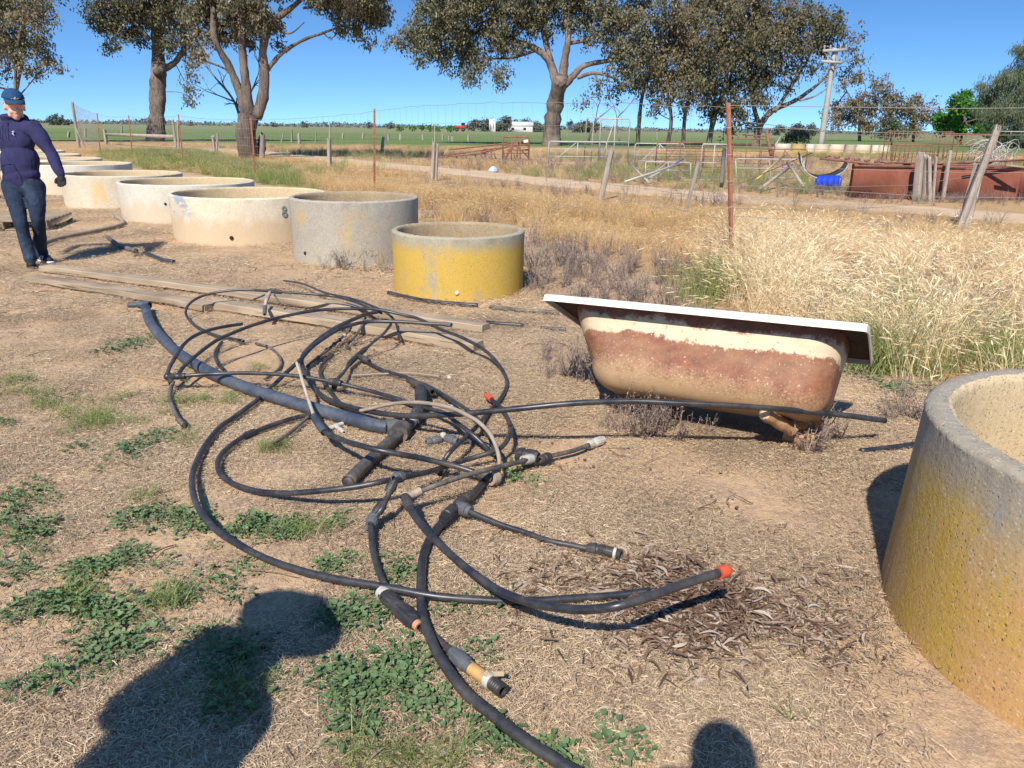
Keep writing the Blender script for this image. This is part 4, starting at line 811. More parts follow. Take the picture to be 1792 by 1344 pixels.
mb = MB(); bar(mb, P(850, 1180, .05), P(882, 1179, .052), .014, .005); bar(mb, P(842, 1183, .04), P(852, 1178, .06), .014, .014); mb.build('valve_lever', m_plain('pale_yellow_plastic', (.50, .38, .22), .6), e, sharp=30)
# lower vertical pipe and the tee
e, p = hose([(845, 845, .03), (828, 865, .04), (804, 884, .05), (787, 900, .05), (767, 922, .04), (750, 947, .03), (740, 975), (737, 1011), (737, 1053), (741, 1085), (749, 1106), (764, 1140), (786, 1175), (817, 1215), (863, 1252), (909, 1289), (980, 1335), (1030, 1362)], .0225, M_P, 'black pipe running from the tee and off the bottom edge of the picture')
fit(e, (820, 868, .05), (798, 886, .05), .021, 'nut', M_FIT, 'tee_body'); fit(e, (796, 886, .05), (775, 908, .05), .019, 'cone', M_FIT, 'tee_nut')
e, p = hose([(808, 886, .05), (820, 894, .05), (874, 917, .03), (920, 932, .02), (960, 946), (1000, 954), (1032, 961)], .0155, M_P, 'black branch pipe running right from the tee to a threaded grey end')
fit(e, (800, 886, .05), (824, 896, .045), .0225, 'cone', M_GREYF, 'tee_branch'); fit(e, (1026, 959, .02), (1050, 962, .022), .019, 'cone', M_FIT); fit(e, (1048, 961, .024), (1078, 969, .024), .019, 'nut'); fit(e, (1074, 968, .024), (1079, 969, .024), .0235, 'plain', M_LIME, 'seal'); fit(e, (1077, 969, .024), (1087, 972, .024), .0205, 'thread', M_FIT, 'threaded_end')
# big black pipe with flange
e, p = hose([(609, 843, .04), (650, 803, .04), (680, 775, .045), (702, 754, .05), (722, 734, .055), (733, 715, .06), (737, 695, .07)], .029, M_PD, 'fat black pipe with a wide flange ring in the middle of the tangle', sides=18)
fit(e, (697, 760, .05), (705, 750, .05), .043, 'plain', M_PD, 'flange_ring'); fit(e, (716, 741, .055), (726, 730, .055), .028, 'plain', M_LIME, 'collar'); fit(e, (724, 736, .055), (736, 712, .06), .027, 'nut', M_FIT); fit(e, (737, 706, .07), (736, 680, .08), .027, 'nut', M_FIT, 'tee_body'); fit(e, (716, 665, .06), (757, 686, .06), .022, 'plain', M_FIT, 'tee_arm')
# small tee at upper centre
e, p = hose([(684, 568, .15), (672, 583, .14), (655, 597, .1), (634, 616, .06), (615, 633, .05), (602, 651, .07), (590, 664, .08)], .0145, M_P, 'black pipe with a small tee slanting down left across the upper centre of the tangle')
fit(e, (640, 610, .07), (622, 626, .055), .0165, 'nut', M_FIT, 'tee_body'); fit(e, (622, 626, .055), (610, 638, .055), .0165, 'nut', M_FIT, 'tee_nut'); fit(e, (626, 623, .055), (646, 633, .045), .017, 'cone', M_FIT, 'tee_branch')
hose([(640, 632, .04), (671, 648), (709, 659), (722, 666), (748, 675, .03), (772, 688, .06), (807, 710, .09), (830, 727, .1), (848, 750, .08), (862, 778, .05), (868, 800, .03)], .015, M_P, 'black pipe from the small tee running down right under the beige pipe')
hose([(615, 657), (672, 654, .03), (721, 653, .03), (770, 659)], .0085, M_BEI2, 'thin grey pipe lying flat above the middle of the tangle, pointing at a white chip')
e, p = hose([(614, 574, .06), (599, 590, .04), (575, 611, .03), (550, 630, .03), (538, 641, .03)], .014, M_PD, 'lumpy mud-crusted chain of fittings in the upper middle of the tangle')
for q in ((611, 577, .06), (603, 587, .045), (594, 595, .04), (585, 602, .035), (572, 612, .03), (556, 626, .03)): blob(e, q, .02, M_MUD if rnd.random() < .35 else M_FIT, 'crusted_joint')
hose([(640, 556, .12), (634, 568, .09), (624, 585, .05), (611, 600, .03), (606, 608)], .013, M_PD, 'short dusty pipe right beside the mud-crusted chain of fittings')
hose([(582, 622, .03), (568, 633, .03), (560, 650, .03), (566, 668, .03), (575, 682, .03), (590, 700, .03), (600, 712, .02)], .016, M_P, 'short bent black pipe passing under the pipe from the far left elbow')
hose([(540, 729, .03), (525, 742), (508, 757), (492, 768), (478, 777)], .0135, M_PD, 'short black stub pipe lying at the left below the off-white conduit')
e, p = hose([(817, 772), (838, 777), (858, 781)], .019, M_PB, 'stubby black pipe piece beside the white elbow, right of the flange ring'); fit(e, (746, 774, .02), (772, 768, .025), .018, 'nut', M_GREYF, 'grey_coupling'); blob(e, (776, 762, .03), .022, M_LIME, 'limed_elbow'); fit(e, (779, 766, .03), (801, 773, .025), .019, 'cone', M_GREYF, 'grey_reducer'); fit(e, (801, 773, .025), (818, 773, .022), .011, 'plain', M_FIT, 'neck')
e = empty('broken_pipe_joint', P(592, 747), 'broken off-white plastic joint lying beside the tape-wrapped conduit', 'pipe joint')
fit(e, (575, 750, .015), (600, 741, .02), .012, 'plain', M_LIME, 'socket'); fit(e, (588, 746, .015), (602, 757, .012), .012, 'plain', M_LIME, 'branch'); blob(e, (607, 738, .018), .014, M_LIME, 'knob')
tag(blob(None, P(787, 661, .012), .02, M_LIME, 'limestone_chip'), 'rough white chip at the end of the thin grey pipe', 'stone'); tag(blob(None, P(793, 711, .012), .02, M_LIME, 'limestone_chip'), 'rough white chip under the beige pipe', 'stone')
# pipes away from the tangle
for c, r, mt, lb in (([(680, 512), (705, 518), (745, 526), (805, 532), (836, 534)], .018, M_P, 'black pipe lying half buried in front of the yellow lichen trough'),
                     ([(858, 537), (885, 540), (918, 543), (978, 547)], .0165, M_PD, 'dusty black pipe end just right of the yellow lichen trough'),
                     ([(852, 564), (872, 566), (915, 569)], .016, M_P, 'short black pipe poking out past the right end of the longest beam'),
                     ([(947, 573), (968, 575), (990, 576)], .013, M_PD, 'short black pipe piece just left of the raised bathtub corner'),
                     ([(1506, 789), (1550, 784), (1606, 777), (1660, 772)], .013, M_P, 'straight black pipe poking out left from behind the ochre trough'),
                     ([(60, 432), (96, 419), (130, 411), (162, 405), (200, 397), (215, 391), (212, 384), (203, 379)], .03, M_BEI2, 'earthy brown pipe behind the walking man with a hooked end by the troughs'),
                     ([(189, 416), (200, 424), (212, 431), (238, 439)], .028, M_PD, 'grey dusty pipe piece crossed by the shadow of the walking man'),
                     ([(255, 443), (270, 449), (285, 455), (304, 458)], .024, M_P, 'black pipe piece just beyond the head of the walking man\'s shadow'),
                     ([(-20, 347), (4, 345), (12, 348)], .03, M_PD, 'dark pipe end lying at the left edge beyond the pallet')):
    hose(c, r, mt, lb, group='pipe pieces lying apart from the tangle')
# two orange-brown chips and a drink bag by the track
# ------------------------------------------------------------------ trees
def m_bark(name, c1, c2, sc=1.):
    s = NT(name, .95, .1); n = s.noise(2.2 * sc, 7, .7, vec=(1, 1, .22)); n2 = s.noise(9 * sc, 5, .7, vec=(1, 1, .3)); n3 = s.noise(.6, 3, .5)
    c = s.mix(s.ramp(n, (.35, 0.), (.65, 1.)), c1, c2); c = s.mix(s.ramp(n2, (.3, .8), (.5, 0.)), c, tuple(x * .35 for x in c2)); c = s.mix(s.ramp(n3, (.5, 0.), (.7, .5)), c, tuple(min(1, x * 1.5) for x in c1))
    s.col(c).bump(s.math('ADD', n, n2), 1., .08); return s.m
BARK = m_bark('rough_grey_bark', (.21, .165, .135), (.075, .058, .05)); BARKP = m_bark('pale_bark', (.26, .205, .165), (.10, .075, .065))
GUM = m_leafy('gum_leaves', [(0, (.035, .04, .022)), (.3, (.098, .10, .05)), (.55, (.17, .15, .085)), (.8, (.23, .18, .11)), (1, (.30, .25, .17))], trans=.18, patch=.13, rough=.5, spec=.35)
GUMR = m_leafy('reddish_gum_leaves', [(0, (.04, .042, .022)), (.35, (.11, .10, .05)), (.65, (.19, .145, .08)), (1, (.29, .2, .13))], trans=.18, patch=.13, rough=.5, spec=.35)
FARL = m_leafy('far_leaves', [(0, (.05, .065, .05)), (.5, (.09, .11, .08)), (1, (.15, .155, .12))], trans=.1, patch=.05)
BRIGHT = m_leafy('bright_green_leaves', [(0, (.02, .07, .015)), (.4, (.05, .15, .025)), (.8, (.11, .26, .04)), (1, (.18, .34, .07))], trans=.25, patch=.3)
WILL = m_leafy('feathery_olive_leaves', [(0, (.06, .08, .04)), (.5, (.12, .145, .08)), (1, (.2, .22, .13))], trans=.2, patch=.2)
def leaf_cloud(mb, C, n_each, sr, L, W, droop=.9, sq=.8, r=rg):
    """C: clump centres (k,3); leaves gather on small twigs inside each clump"""
    k = len(C); n = k * n_each; tw = 9
    # twig tips inside the clump, leaves around them
    tips = C[:, None] + r.normal(0, 1, (k, tw, 3)) * sr * .55 * [1, 1, sq]
    tips = tips[:, r.integers(0, tw, n_each)] if False else tips.reshape(-1, 3)[(np.repeat(np.arange(k), n_each) * tw + r.integers(0, tw, n))]
    c = tips + r.normal(0, 1, (n, 3)) * sr * .27 * [1, 1, 1.3]
    d = r.normal(0, 1, (n, 3)); d[:, 2] -= droop * 1.6; d /= np.linalg.norm(d, axis=1)[:, None]
    s = np.cross(d, r.normal(0, 1, (n, 3))); s /= np.linalg.norm(s, axis=1)[:, None] + 1e-9
    l = (L * r.uniform(.6, 1.4, n))[:, None]; w = (W * r.uniform(.6, 1.3, n))[:, None]
    V = np.stack([c, c + d * l * .45 + s * w, c + d * l, c + d * l * .45 - s * w], 1)
    cv = r.random(k); val = np.clip(np.repeat(cv, n_each) * .45 + r.random(n) * .55, 0, 1)
    mb.add(V.reshape(-1, 3), np.arange(4 * n).reshape(n, 4), np.repeat(val, 4))
def tree(base, D, stems, blobs, label, group=None, mat=None, bark=None, name='gum_tree', cat='tree', leaf=(5.0, 1.35), clump=12., dens=1., each=60, depth=1., droop=.9, twigs=True, seed=1, sq=.8):
    r = np.random.default_rng(seed); s = D / F
    b0 = P(base[0], base[1]); b0 = PD(base[0], base[1], D); b0[2] = 0
    e = empty(name, b0, label, cat, group)
    mb = MB(); ends = []
    for st in stems:
        pts = np.array([PD(q[0], q[1], D) for q in st]); wd = np.array([q[2] for q in st]) * s * .5
        off = np.cumsum(r.normal(0, 1, len(st)) * s * 10 * (np.arange(len(st)) > 0)); 
        if len(st) > 2: pts[:, 1] += off * .8
        if st[0][1] >= base[1] - 1: pts[0][2] = -.2; 
        p = catmull(pts, 5); w = np.interp(np.linspace(0, 1, len(p)), np.linspace(0, 1, len(wd)), wd) * .9
        if st[0][1] >= base[1] - 1: w = w * (1 + .14 * np.exp(-np.arange(len(p)) / 1.2))
        w = w * (1 + .06 * r.normal(size=len(p))); tube(mb, p, w, 14 if wd[0] > s * 8 else 7, True, noise=.05)
        ends += [pts[i] for i in range(1, len(pts))]
    ends = np.array(ends) if ends else np.array([b0])
    fol = MB(); C = []
    for bl in blobs:
        px, py, rp = bl[:3]; dn = bl[3] if len(bl) > 3 else 1.
        c = PD(px, py, D + r.normal(0, 1) * 18 * s * depth); R_b = rp * s
        k = max(2, int((rp / clump) ** 2 * 3.3 * dens * dn)); u = r.normal(0, 1, (k, 3)); u /= np.linalg.norm(u, axis=1)[:, None]; rad = r.random(k) ** .45
        cc = c + u * (rad * R_b)[:, None] * [1, 1.0 * depth, .88]; cc = cc[cc[:, 2] > .3 * clump * s]; C.append(cc)
        if twigs and len(cc):
            a = ends[np.argmin(np.linalg.norm(ends - c, axis=1))]; m1 = (a + c) / 2 + r.normal(0, .12, 3) * np.linalg.norm(c - a)
            tube(mb, catmull([a, m1, c], 4), np.linspace(2.0, .9, 9) * s * .6 * min(1.6, rp / 25 + .4), 5, False)
            for t in cc[: max(3, len(cc) // 2)]:
                m2 = (c + t) / 2 + r.normal(0, .1, 3) * R_b; tube(mb, [c, m2, t], np.array([1.3, .8, .35]) * s * .6, 3, False)
    if mb.n: mb.build('trunk', bark or BARK, e)
    C = np.concatenate(C); leaf_cloud(fol, C, each, clump * s * .95, leaf[0] * s, leaf[1] * s, droop, sq, r)
    fol.build('crown', mat or GUM, e, smooth=False)
    return e
tree((18, 232), 62, [[(18, 232, 8), (21, 160, 7), (24, 110, 6), (32, 50, 5)], [(30, 232, 7), (35, 160, 5), (35, 110, 5), (44, 60, 4)], [(36, 165, 3), (48, 150, 2), (58, 130, 2)]],
     [(20, 20, 45), (55, 30, 34), (8, 70, 34), (62, 78, 27), (82, 100, 17), (102, 118, 9, .8), (34, 108, 20), (8, 125, 13), (72, 128, 10, .7), (40, -35, 60), (-45, 50, 60), (-50, 120, 30), (45, 128, 9)],
     'drooping gum tree at the left edge above the man in the cap', 'big gum trees along the track', GUM, BARK, seed=11)
tree((270, 243), 70, [[(270, 243, 31), (271, 200, 28), (269, 160, 27), (268, 128, 28), (261, 90, 22), (262, 45, 19), (258, -10, 16)], [(272, 128, 16), (284, 118, 13), (298, 108, 10), (312, 92, 8), (326, 66, 6)], [(262, 70, 9), (240, 40, 7), (215, 15, 5)], [(262, 50, 9), (290, 20, 7), (310, -20, 5)]],
     [(165, 33, 16), (184, 46, 20), (198, 72, 11, .8), (175, 8, 28), (220, 28, 38), (212, 58, 24), (240, 70, 14), (250, 18, 33), (300, 18, 42), (312, 58, 28), (328, 82, 17), (292, 84, 15), (272, 58, 10), (240, -45, 80), (330, -45, 70), (333, 112, 9), (334, 138, 7, 1.4), (333, 160, 6, 1.4), (332, 176, 4, 1.6), (186, 82, 5)],
     'tall single-trunked gum tree second from the left, with a strand of leaves hanging right', 'big gum trees along the track', GUM, BARK, seed=12)
tree((438, 275), 37, [[(440, 275, 36), (438, 240, 35), (440, 205, 35)], [(434, 212, 22), (424, 170, 16), (405, 120, 13), (385, 72, 11), (376, 15, 9)], [(438, 205, 20), (432, 150, 16), (428, 90, 13), (422, 20, 10)], [(448, 208, 24), (458, 170, 20), (463, 130, 17), (462, 85, 15), (474, 42, 12), (505, 14, 9), (532, -12, 6)],
     [(468, 122, 9), (490, 95, 8), (522, 70, 6), (560, 55, 5), (598, 44, 3)], [(530, 14, 5), (560, 10, 4), (590, 5, 3)], [(476, 45, 8), (510, 60, 3), (535, 40, 2)], [(458, 240, 12), (456, 262, 16), (455, 276, 17)], [(415, 145, 5), (390, 120, 4), (352, 104, 3)]],
     [(352, 18, 36), (400, 8, 46), (440, 12, 46), (376, 58, 24), (418, 58, 20), (450, 40, 24), (345, 62, 14), (482, 40, 16), (604, 14, 34), (640, 24, 30), (662, 8, 24), (622, 54, 13), (596, 52, 10), (560, -5, 24), (400, -55, 70), (500, -55, 55), (600, -50, 60), (640, 72, 6), (346, 92, 10), (360, 100, 9), (482, 80, 7), (440, 70, 12)],
     'multi-stemmed gum tree with a long bare limb reaching right', 'big gum trees along the track', GUM, BARK, seed=13, clump=10, leaf=(6.0, 1.4), each=58, depth=1.6)
tree((965, 252), 75, [[(966, 252, 36), (966, 215, 29), (972, 175, 27), (978, 140, 28)], [(974, 150, 18), (962, 108, 14), (938, 86, 11), (905, 72, 8), (862, 58, 5), (820, 52, 3)], [(964, 108, 12), (952, 60, 10), (946, 20, 8), (930, -35, 6)], [(984, 140, 18), (988, 105, 14), (994, 60, 11), (986, 15, 8), (1000, -40, 6)],
     [(986, 150, 16), (1004, 132, 13), (1024, 114, 10), (1064, 106, 8), (1104, 100, 5)], [(1010, 136, 8), (1040, 128, 6), (1076, 138, 4), (1092, 160, 3)], [(938, 88, 6), (900, 100, 4), (850, 104, 3)], [(994, 76, 7), (1026, 70, 6), (1064, 56, 4)], [(948, 40, 6), (900, 10, 5), (860, -5, 4)], [(1040, 128, 4), (1048, 150, 3), (1044, 172, 2)]],
     [(694, 76, 14), (708, 66, 22), (738, 56, 34), (772, 46, 42), (748, 92, 22), (802, 84, 36), (830, 112, 24), (816, 132, 13), (836, 138, 8), (874, 128, 16), (876, 144, 7), (840, 58, 40), (882, 70, 34), (900, 26, 44), (850, 10, 46), (792, 18, 40), (950, 18, 44), (1000, 22, 38), (1046, 28, 40), (1094, 44, 44), (1040, 74, 20, .6), (1074, 92, 22), (1110, 92, 30), (1128, 12, 34), (760, 4, 40), (900, -45, 65), (1000, -55, 70), (800, -45, 55), (1090, -45, 55), (1062, 128, 14, .7), (1080, 154, 18, .8), (1046, 152, 10), (1022, 180, 5), (1100, 130, 22), (780, 108, 12), (916, 90, 12, .7)],
     'largest spreading gum tree in the centre with a thick pale trunk', 'big gum trees along the track', GUM, BARKP, seed=14)
tree((1165, 246), 78, [[(1116, 246, 8), (1118, 205, 7), (1124, 165, 6), (1140, 120, 5)], [(1168, 246, 8), (1172, 210, 7), (1165, 160, 5)], [(1196, 246, 9), (1196, 205, 7), (1206, 160, 6), (1200, 110, 5)]],
     [(1132, 82, 36), (1172, 58, 42), (1150, 120, 42), (1195, 108, 44), (1118, 140, 24), (1160, 164, 24), (1204, 158, 30), (1215, 58, 40), (1180, 28, 32), (1232, 128, 28), (1150, 194, 10), (1196, 190, 12), (1104, 112, 16)],
     'brownish gum clump with three thin trunks, right of the largest spreading tree', 'big gum trees along the track', GUMR, BARK, seed=15)
tree((1322, 247), 84, [[(1322, 247, 15), (1332, 220, 12), (1356, 194, 10), (1398, 176, 8), (1440, 150, 6), (1472, 118, 4)], [(1330, 224, 9), (1322, 180, 8), (1312, 120, 6), (1320, 60, 5)], [(1240, 247, 11), (1246, 205, 9), (1262, 150, 8), (1270, 90, 6)], [(1356, 196, 7), (1390, 150, 6), (1420, 110, 4)], [(1400, 176, 4), (1430, 168, 3), (1460, 150, 2)]],
     [(1252, 28, 46), (1300, 28, 44), (1350, 28, 42), (1400, 30, 36), (1438, 36, 30), (1468, 50, 22), (1490, 66, 13), (1482, 88, 11, .8), (1430, 74, 26), (1390, 80, 36), (1340, 80, 46), (1292, 90, 46), (1252, 90, 42), (1260, 150, 38), (1310, 140, 36), (1360, 128, 28), (1398, 122, 16, .7), (1432, 120, 14, .7), (1452, 130, 10, .7), (1288, 190, 28), (1330, 174, 20), (1250, 195, 22), (1502, 106, 8), (1482, 122, 9), (1210, 12, 28), (1310, -8, 36), (1236, -10, 36), (1380, 150, 12, .6), (1284, 222, 14), (1320, 212, 10)],
     'big rounded brown-green gum tree behind the leaning power pole', 'big gum trees along the track', GUMR, BARKP, seed=16)
tree((1505, 242), 150, [[(1505, 242, 6), (1506, 205, 5), (1512, 165, 4)], [(1560, 242, 5), (1562, 200, 4)], [(1600, 242, 5), (1600, 205, 4)], [(1506, 200, 3), (1480, 160, 2), (1472, 145, 1.5)]],
     [(1474, 146, 10), (1508, 135, 15), (1545, 150, 17), (1562, 166, 12), (1500, 180, 22), (1530, 185, 25), (1560, 192, 22), (1592, 196, 22), (1622, 202, 18), (1600, 180, 15), (1480, 206, 20), (1515, 215, 20), (1550, 217, 18), (1600, 220, 18), (1642, 212, 13), (1456, 190, 14), (1458, 214, 13), (1632, 178, 8, .5), (1570, 225, 12)],
     'reddish-brown gum grove right of the leaning power pole', None, GUMR, BARK, seed=17, clump=8, leaf=(4, 1.1), each=40)
tree((1680, 246), 120, [[(1680, 246, 6), (1682, 215, 5), (1684, 190, 4)]],
     [(1655, 205, 18), (1680, 184, 20), (1702, 205, 22), (1672, 222, 16), (1722, 188, 20), (1716, 226, 14), (1650, 226, 10), (1690, 168, 9), (1742, 210, 18)],
     'round bright green leafy tree right of the brown grove', None, BRIGHT, BARK, name='shade_tree', seed=18, clump=7, leaf=(4, 1.8), each=42, dens=1.1, droop=.2)
tree((1780, 262), 95, [[(1780, 262, 12), (1782, 210, 9), (1788, 150, 6)], [(1760, 262, 7), (1752, 200, 5)]],
     [(1790, 88, 16, .8), (1776, 128, 24), (1752, 132, 17, .8), (1730, 160, 24), (1770, 170, 36), (1792, 204, 40), (1742, 202, 26), (1805, 150, 40), (1815, 92, 36), (1720, 182, 14), (1750, 236, 20), (1800, 250, 20), (1716, 150, 7)],
     'feathery grey-green tree at the right edge', None, WILL, BARK, name='pepper_tree', seed=19, clump=9, leaf=(6, .5), each=80, droop=1.8)
tree((1395, 250), 95, [[(1395, 250, 3), (1395, 235, 2)]], [(1388, 236, 10), (1402, 232, 11), (1410, 240, 8), (1380, 242, 7), (1396, 225, 6)], 'dark olive shrub left of the leaning power pole base', 'shrubs behind the trough row', GUM, BARK, name='shrub', cat='shrub', seed=20, clump=6, leaf=(3.5, 1.2), each=40, droop=.2)
tree((1562, 244), 105, [[(1562, 244, 3), (1562, 230, 2)]], [(1552, 228, 12), (1568, 222, 13), (1578, 232, 10), (1545, 236, 8), (1562, 210, 6)], 'pale olive shrub in front of the brown grove', 'shrubs behind the trough row', WILL, BARK, name='shrub', cat='shrub', seed=21, clump=6, leaf=(3.5, 1.0), each=40, droop=.2)
# bare branching tree behind the multi-stemmed one
def bare(base, D, pts_list, label, seed, group='bare thin trees'):
    r = np.random.default_rng(seed); s = D / F; b0 = PD(base[0], base[1], D); b0[2] = 0; e = empty('bare_tree', b0, label, 'tree', group); mb = MB()
    def grow(p, d, L, w, n):
        q = [p]
        for i in range(4): d = d + r.normal(0, .16, 3); d /= np.linalg.norm(d); p = p + d * L / 4; q.append(p)
        tube(mb, q, np.linspace(w, w * .6, 5), 4, False)
        if n:
            for k in range(3): grow(q[r.integers(2, 5)], d + r.normal(0, .45, 3) + [0, 0, .05], L * .66, w * .58, n - 1)
    for st in pts_list:
        p = np.array([PD(q[0], q[1], D) for q in st]); p[0][2] = max(p[0][2], -.1) if st[0][1] < base[1] - 2 else -.1
        w = np.array([q[2] for q in st]) * s * .5; tube(mb, catmull(p, 4), np.interp(np.linspace(0, 1, (len(p) - 1) * 4 + 1) if len(p) > 2 else [0, 1], np.linspace(0, 1, len(p)), w), 5)
        for i in range(1, len(p)): grow(p[i], p[i] - p[i - 1] + [0, 0, .1], 26 * s, w[i] * .7, 2)
    mb.build('branches', BARKP, e); return e
bare((425, 243), 80, [[(425, 243, 5), (418, 200, 5), (405, 170, 4), (380, 140, 3), (362, 118, 2)], [(410, 178, 3), (385, 168, 2), (362, 160, 1.5)], [(418, 200, 3), (440, 160, 3), (452, 130, 2)]], 'sparse grey-barked young tree showing behind the multi-stemmed gum', 5)
bare((22, 222), 260, [[(22 + 0, 222, 1.5), (22, 200, 1)]], 'small leafless tree on the horizon behind the man in the cap', 6)
bare((1045, 235), 110, [[(1030, 240, 4), (1040, 215, 3), (1062, 195, 2)], [(1085, 240, 3), (1080, 210, 2), (1096, 190, 2)]], 'thin grey bare tree behind the tall mesh panel', 7)
# distant trees, one by one
def dtree(px, py, rpx, D, label, k, group, mat=None):
    bl = [(px + rnd.gauss(0, rpx * .35), py - rpx * rnd.uniform(.3, 1.1), rpx * rnd.uniform(.45, .7)) for _ in range(4)]
    return tree((px, py), D, [[(px, py, max(1.2, rpx * .16)), (px + rnd.uniform(-1, 1), py - rpx * .8, max(.8, rpx * .1))]], bl, label, group, mat or FARL, BARK, name='distant_tree', seed=100 + k, clump=3.2, leaf=(2.4, 1.1), each=16, dens=.9, twigs=False, droop=.3)
k = 0; hor = lambda x: 213 + (x - 100) * .0135
for (x, r, D, lb) in ((98, 14, 380, 'tall dark far tree just right of the man in the cap'), (116, 9, 400, 'round far tree right beside the tall dark one near the man in the cap'), (62, 6, 420, 'small green far tree close behind the shoulder of the man in the cap'),
                      (332, 6, 600, 'small dome of a far tree between the two tall trunks at the left'), (478, 7, 560, 'far tree on the horizon just right of the multi-stemmed trunk'), (536, 7, 520, 'dark dome-shaped far tree between the multi-stemmed gum and the tall rusty post'), (682, 7, 520, 'far tree just right of the tall rusty post in the middle'), (645, 6, 520, 'low far tree just left of the tall rusty post in the middle'),
                      (1395, 14, 300, 'grey-green far tree just left of the leaning power pole'), (1425, 12, 300, 'grey-green far tree touching the leaning power pole'), (1365, 10, 320, 'low far tree left of the two grey-green ones by the power pole')):
    dtree(x, hor(x) + 5, r, D, lb, k, 'far trees on the horizon'); k += 1
for (x, r) in ((830, 13), (848, 15), (868, 14), (888, 17), (905, 15), (925, 14), (942, 12), (1002, 12), (1020, 14), (1042, 11)):
    dtree(x, hor(x) + 6, r, 340, {868: 'far tree directly behind the small white hut', 888: 'tallest far tree, behind the left end of the long pale shed', 905: 'far tree behind the middle of the long pale shed', 925: 'far tree behind the right end of the long pale shed', 848: 'far tree just left of the small white hut', 1020: 'broad far tree by the small brown house', 830: 'leftmost dark grey-green far tree in the line left of the big central trunk', 1042: 'low far tree farthest right of the big central trunk', 1002: 'dark far tree just right of the big central trunk', 942: 'dark far tree just left of the big central trunk'}.get(x, 'dark grey-green far tree close to the pale far shed and hut'), k, 'line of far trees behind the central trunk'); k += 1
for x in (700, 722, 738, 752, 765, 790):
    dtree(x, hor(x) + 7, 5.5, 260, ('far green hedge bush nearest the red machine' if x == 790 else 'leftmost low green bush of the far hedge' if x == 700 else 'low green bush in the middle of the far hedge left of the red machine'), k, 'far green hedge bushes', BRIGHT); k += 1
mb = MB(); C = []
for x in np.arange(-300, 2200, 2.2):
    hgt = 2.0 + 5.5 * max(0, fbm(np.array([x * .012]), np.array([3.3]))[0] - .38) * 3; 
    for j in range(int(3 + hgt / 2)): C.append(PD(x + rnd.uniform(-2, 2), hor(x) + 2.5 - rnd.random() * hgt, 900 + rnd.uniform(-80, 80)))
C = np.array(C); C[:, 2] = np.maximum(C[:, 2], .5); leaf_cloud(mb, C, 6, 1.7, 2.2, .9, .2); tag(mb.build('far_tree_line', m_leafy('haze_tinted_far_leaves', [(0, (.10, .13, .13)), (1, (.17, .20, .18))], trans=0, patch=.01), None, smooth=False), kind='stuff')  # distance haze is painted into the bluish leaf colour, no air volume
# ------------------------------------------------------------------ fence along the yard
M_STAR = m_rust('rusty_star_picket', (.20, .07, .04), (.33, .14, .09), 2.); M_WIRE = m_plain('dull_wire', (.30, .26, .22), .6, .4, .4, 30); M_WIREG = m_plain('bright_wire', (.55, .53, .5), .45, .5)
M_POST = m_wood('grey_split_post', (.42, .36, .30), (.25, .20, .165), 'z'); M_POSTD = m_wood('dark_split_post', (.2, .16, .13), (.11, .085, .07), 'z')
def star(px, py0, ptop, label, lean=0.):
    b = P(px, py0); t = PD(ptop[0], ptop[1], b[1] + lean); e = empty('star_picket', b, label, 'fence post', 'rusty steel fence posts')
    d, s, u = frame(t - b); w = .03; mb = MB()
    for a in (90, 210, 330):
        o = s * math.cos(R_(a)) + u * math.sin(R_(a)); n = np.cross(d, o); q = b - d * .2
        v = [q + n * .003, q + o * w + n * .0025, q + o * w - n * .0025, q - n * .003]; v2 = [x + (t - q) for x in v]; mb.add(v + v2, [np.array([[0, 1, 5, 4], [1, 2, 6, 5], [2, 3, 7, 6], [3, 0, 4, 7], [4, 5, 6, 7]])])
    mb.build('post', M_STAR, e, smooth=False)
    m2 = MB()
    L = np.linalg.norm(t - b)
    for h in np.arange(.35, L, .3): tube(m2, [b + d * h + (s * math.cos(a) + u * math.sin(a)) * .034 for a in np.linspace(0, 6.28, 9)], .002, 4)
    m2.build('wire_ties', M_WIREG, e)
    return b, t
SP = []
for px, py, tp, lb in ((138, 255, (126, 178), None), (176, 270, (170, 198), 'thin rusty steel post second from the left, near the far end of the trough row'), (232, 272, (225, 202), 'thin rusty steel post left of the tall single gum trunk'),
                       (321, 282, (312, 200), 'slightly leaning rusty steel post right of the tall single gum trunk'), (447, 308, (438, 206), 'leaning rusty steel post in front of the multi-stemmed gum'),
                       (655, 333, (655, 190), 'upright rusty steel post above the tall grey pitted trough'), (1280, 457, (1274, 180), 'nearest tall rusty steel post standing in the pale grass behind the bathtub')):
    if lb is None:
        b = P(px, py); t = PD(tp[0], tp[1], b[1])
    else: b, t = star(px, py, tp, lb)
    SP.append((b, t))
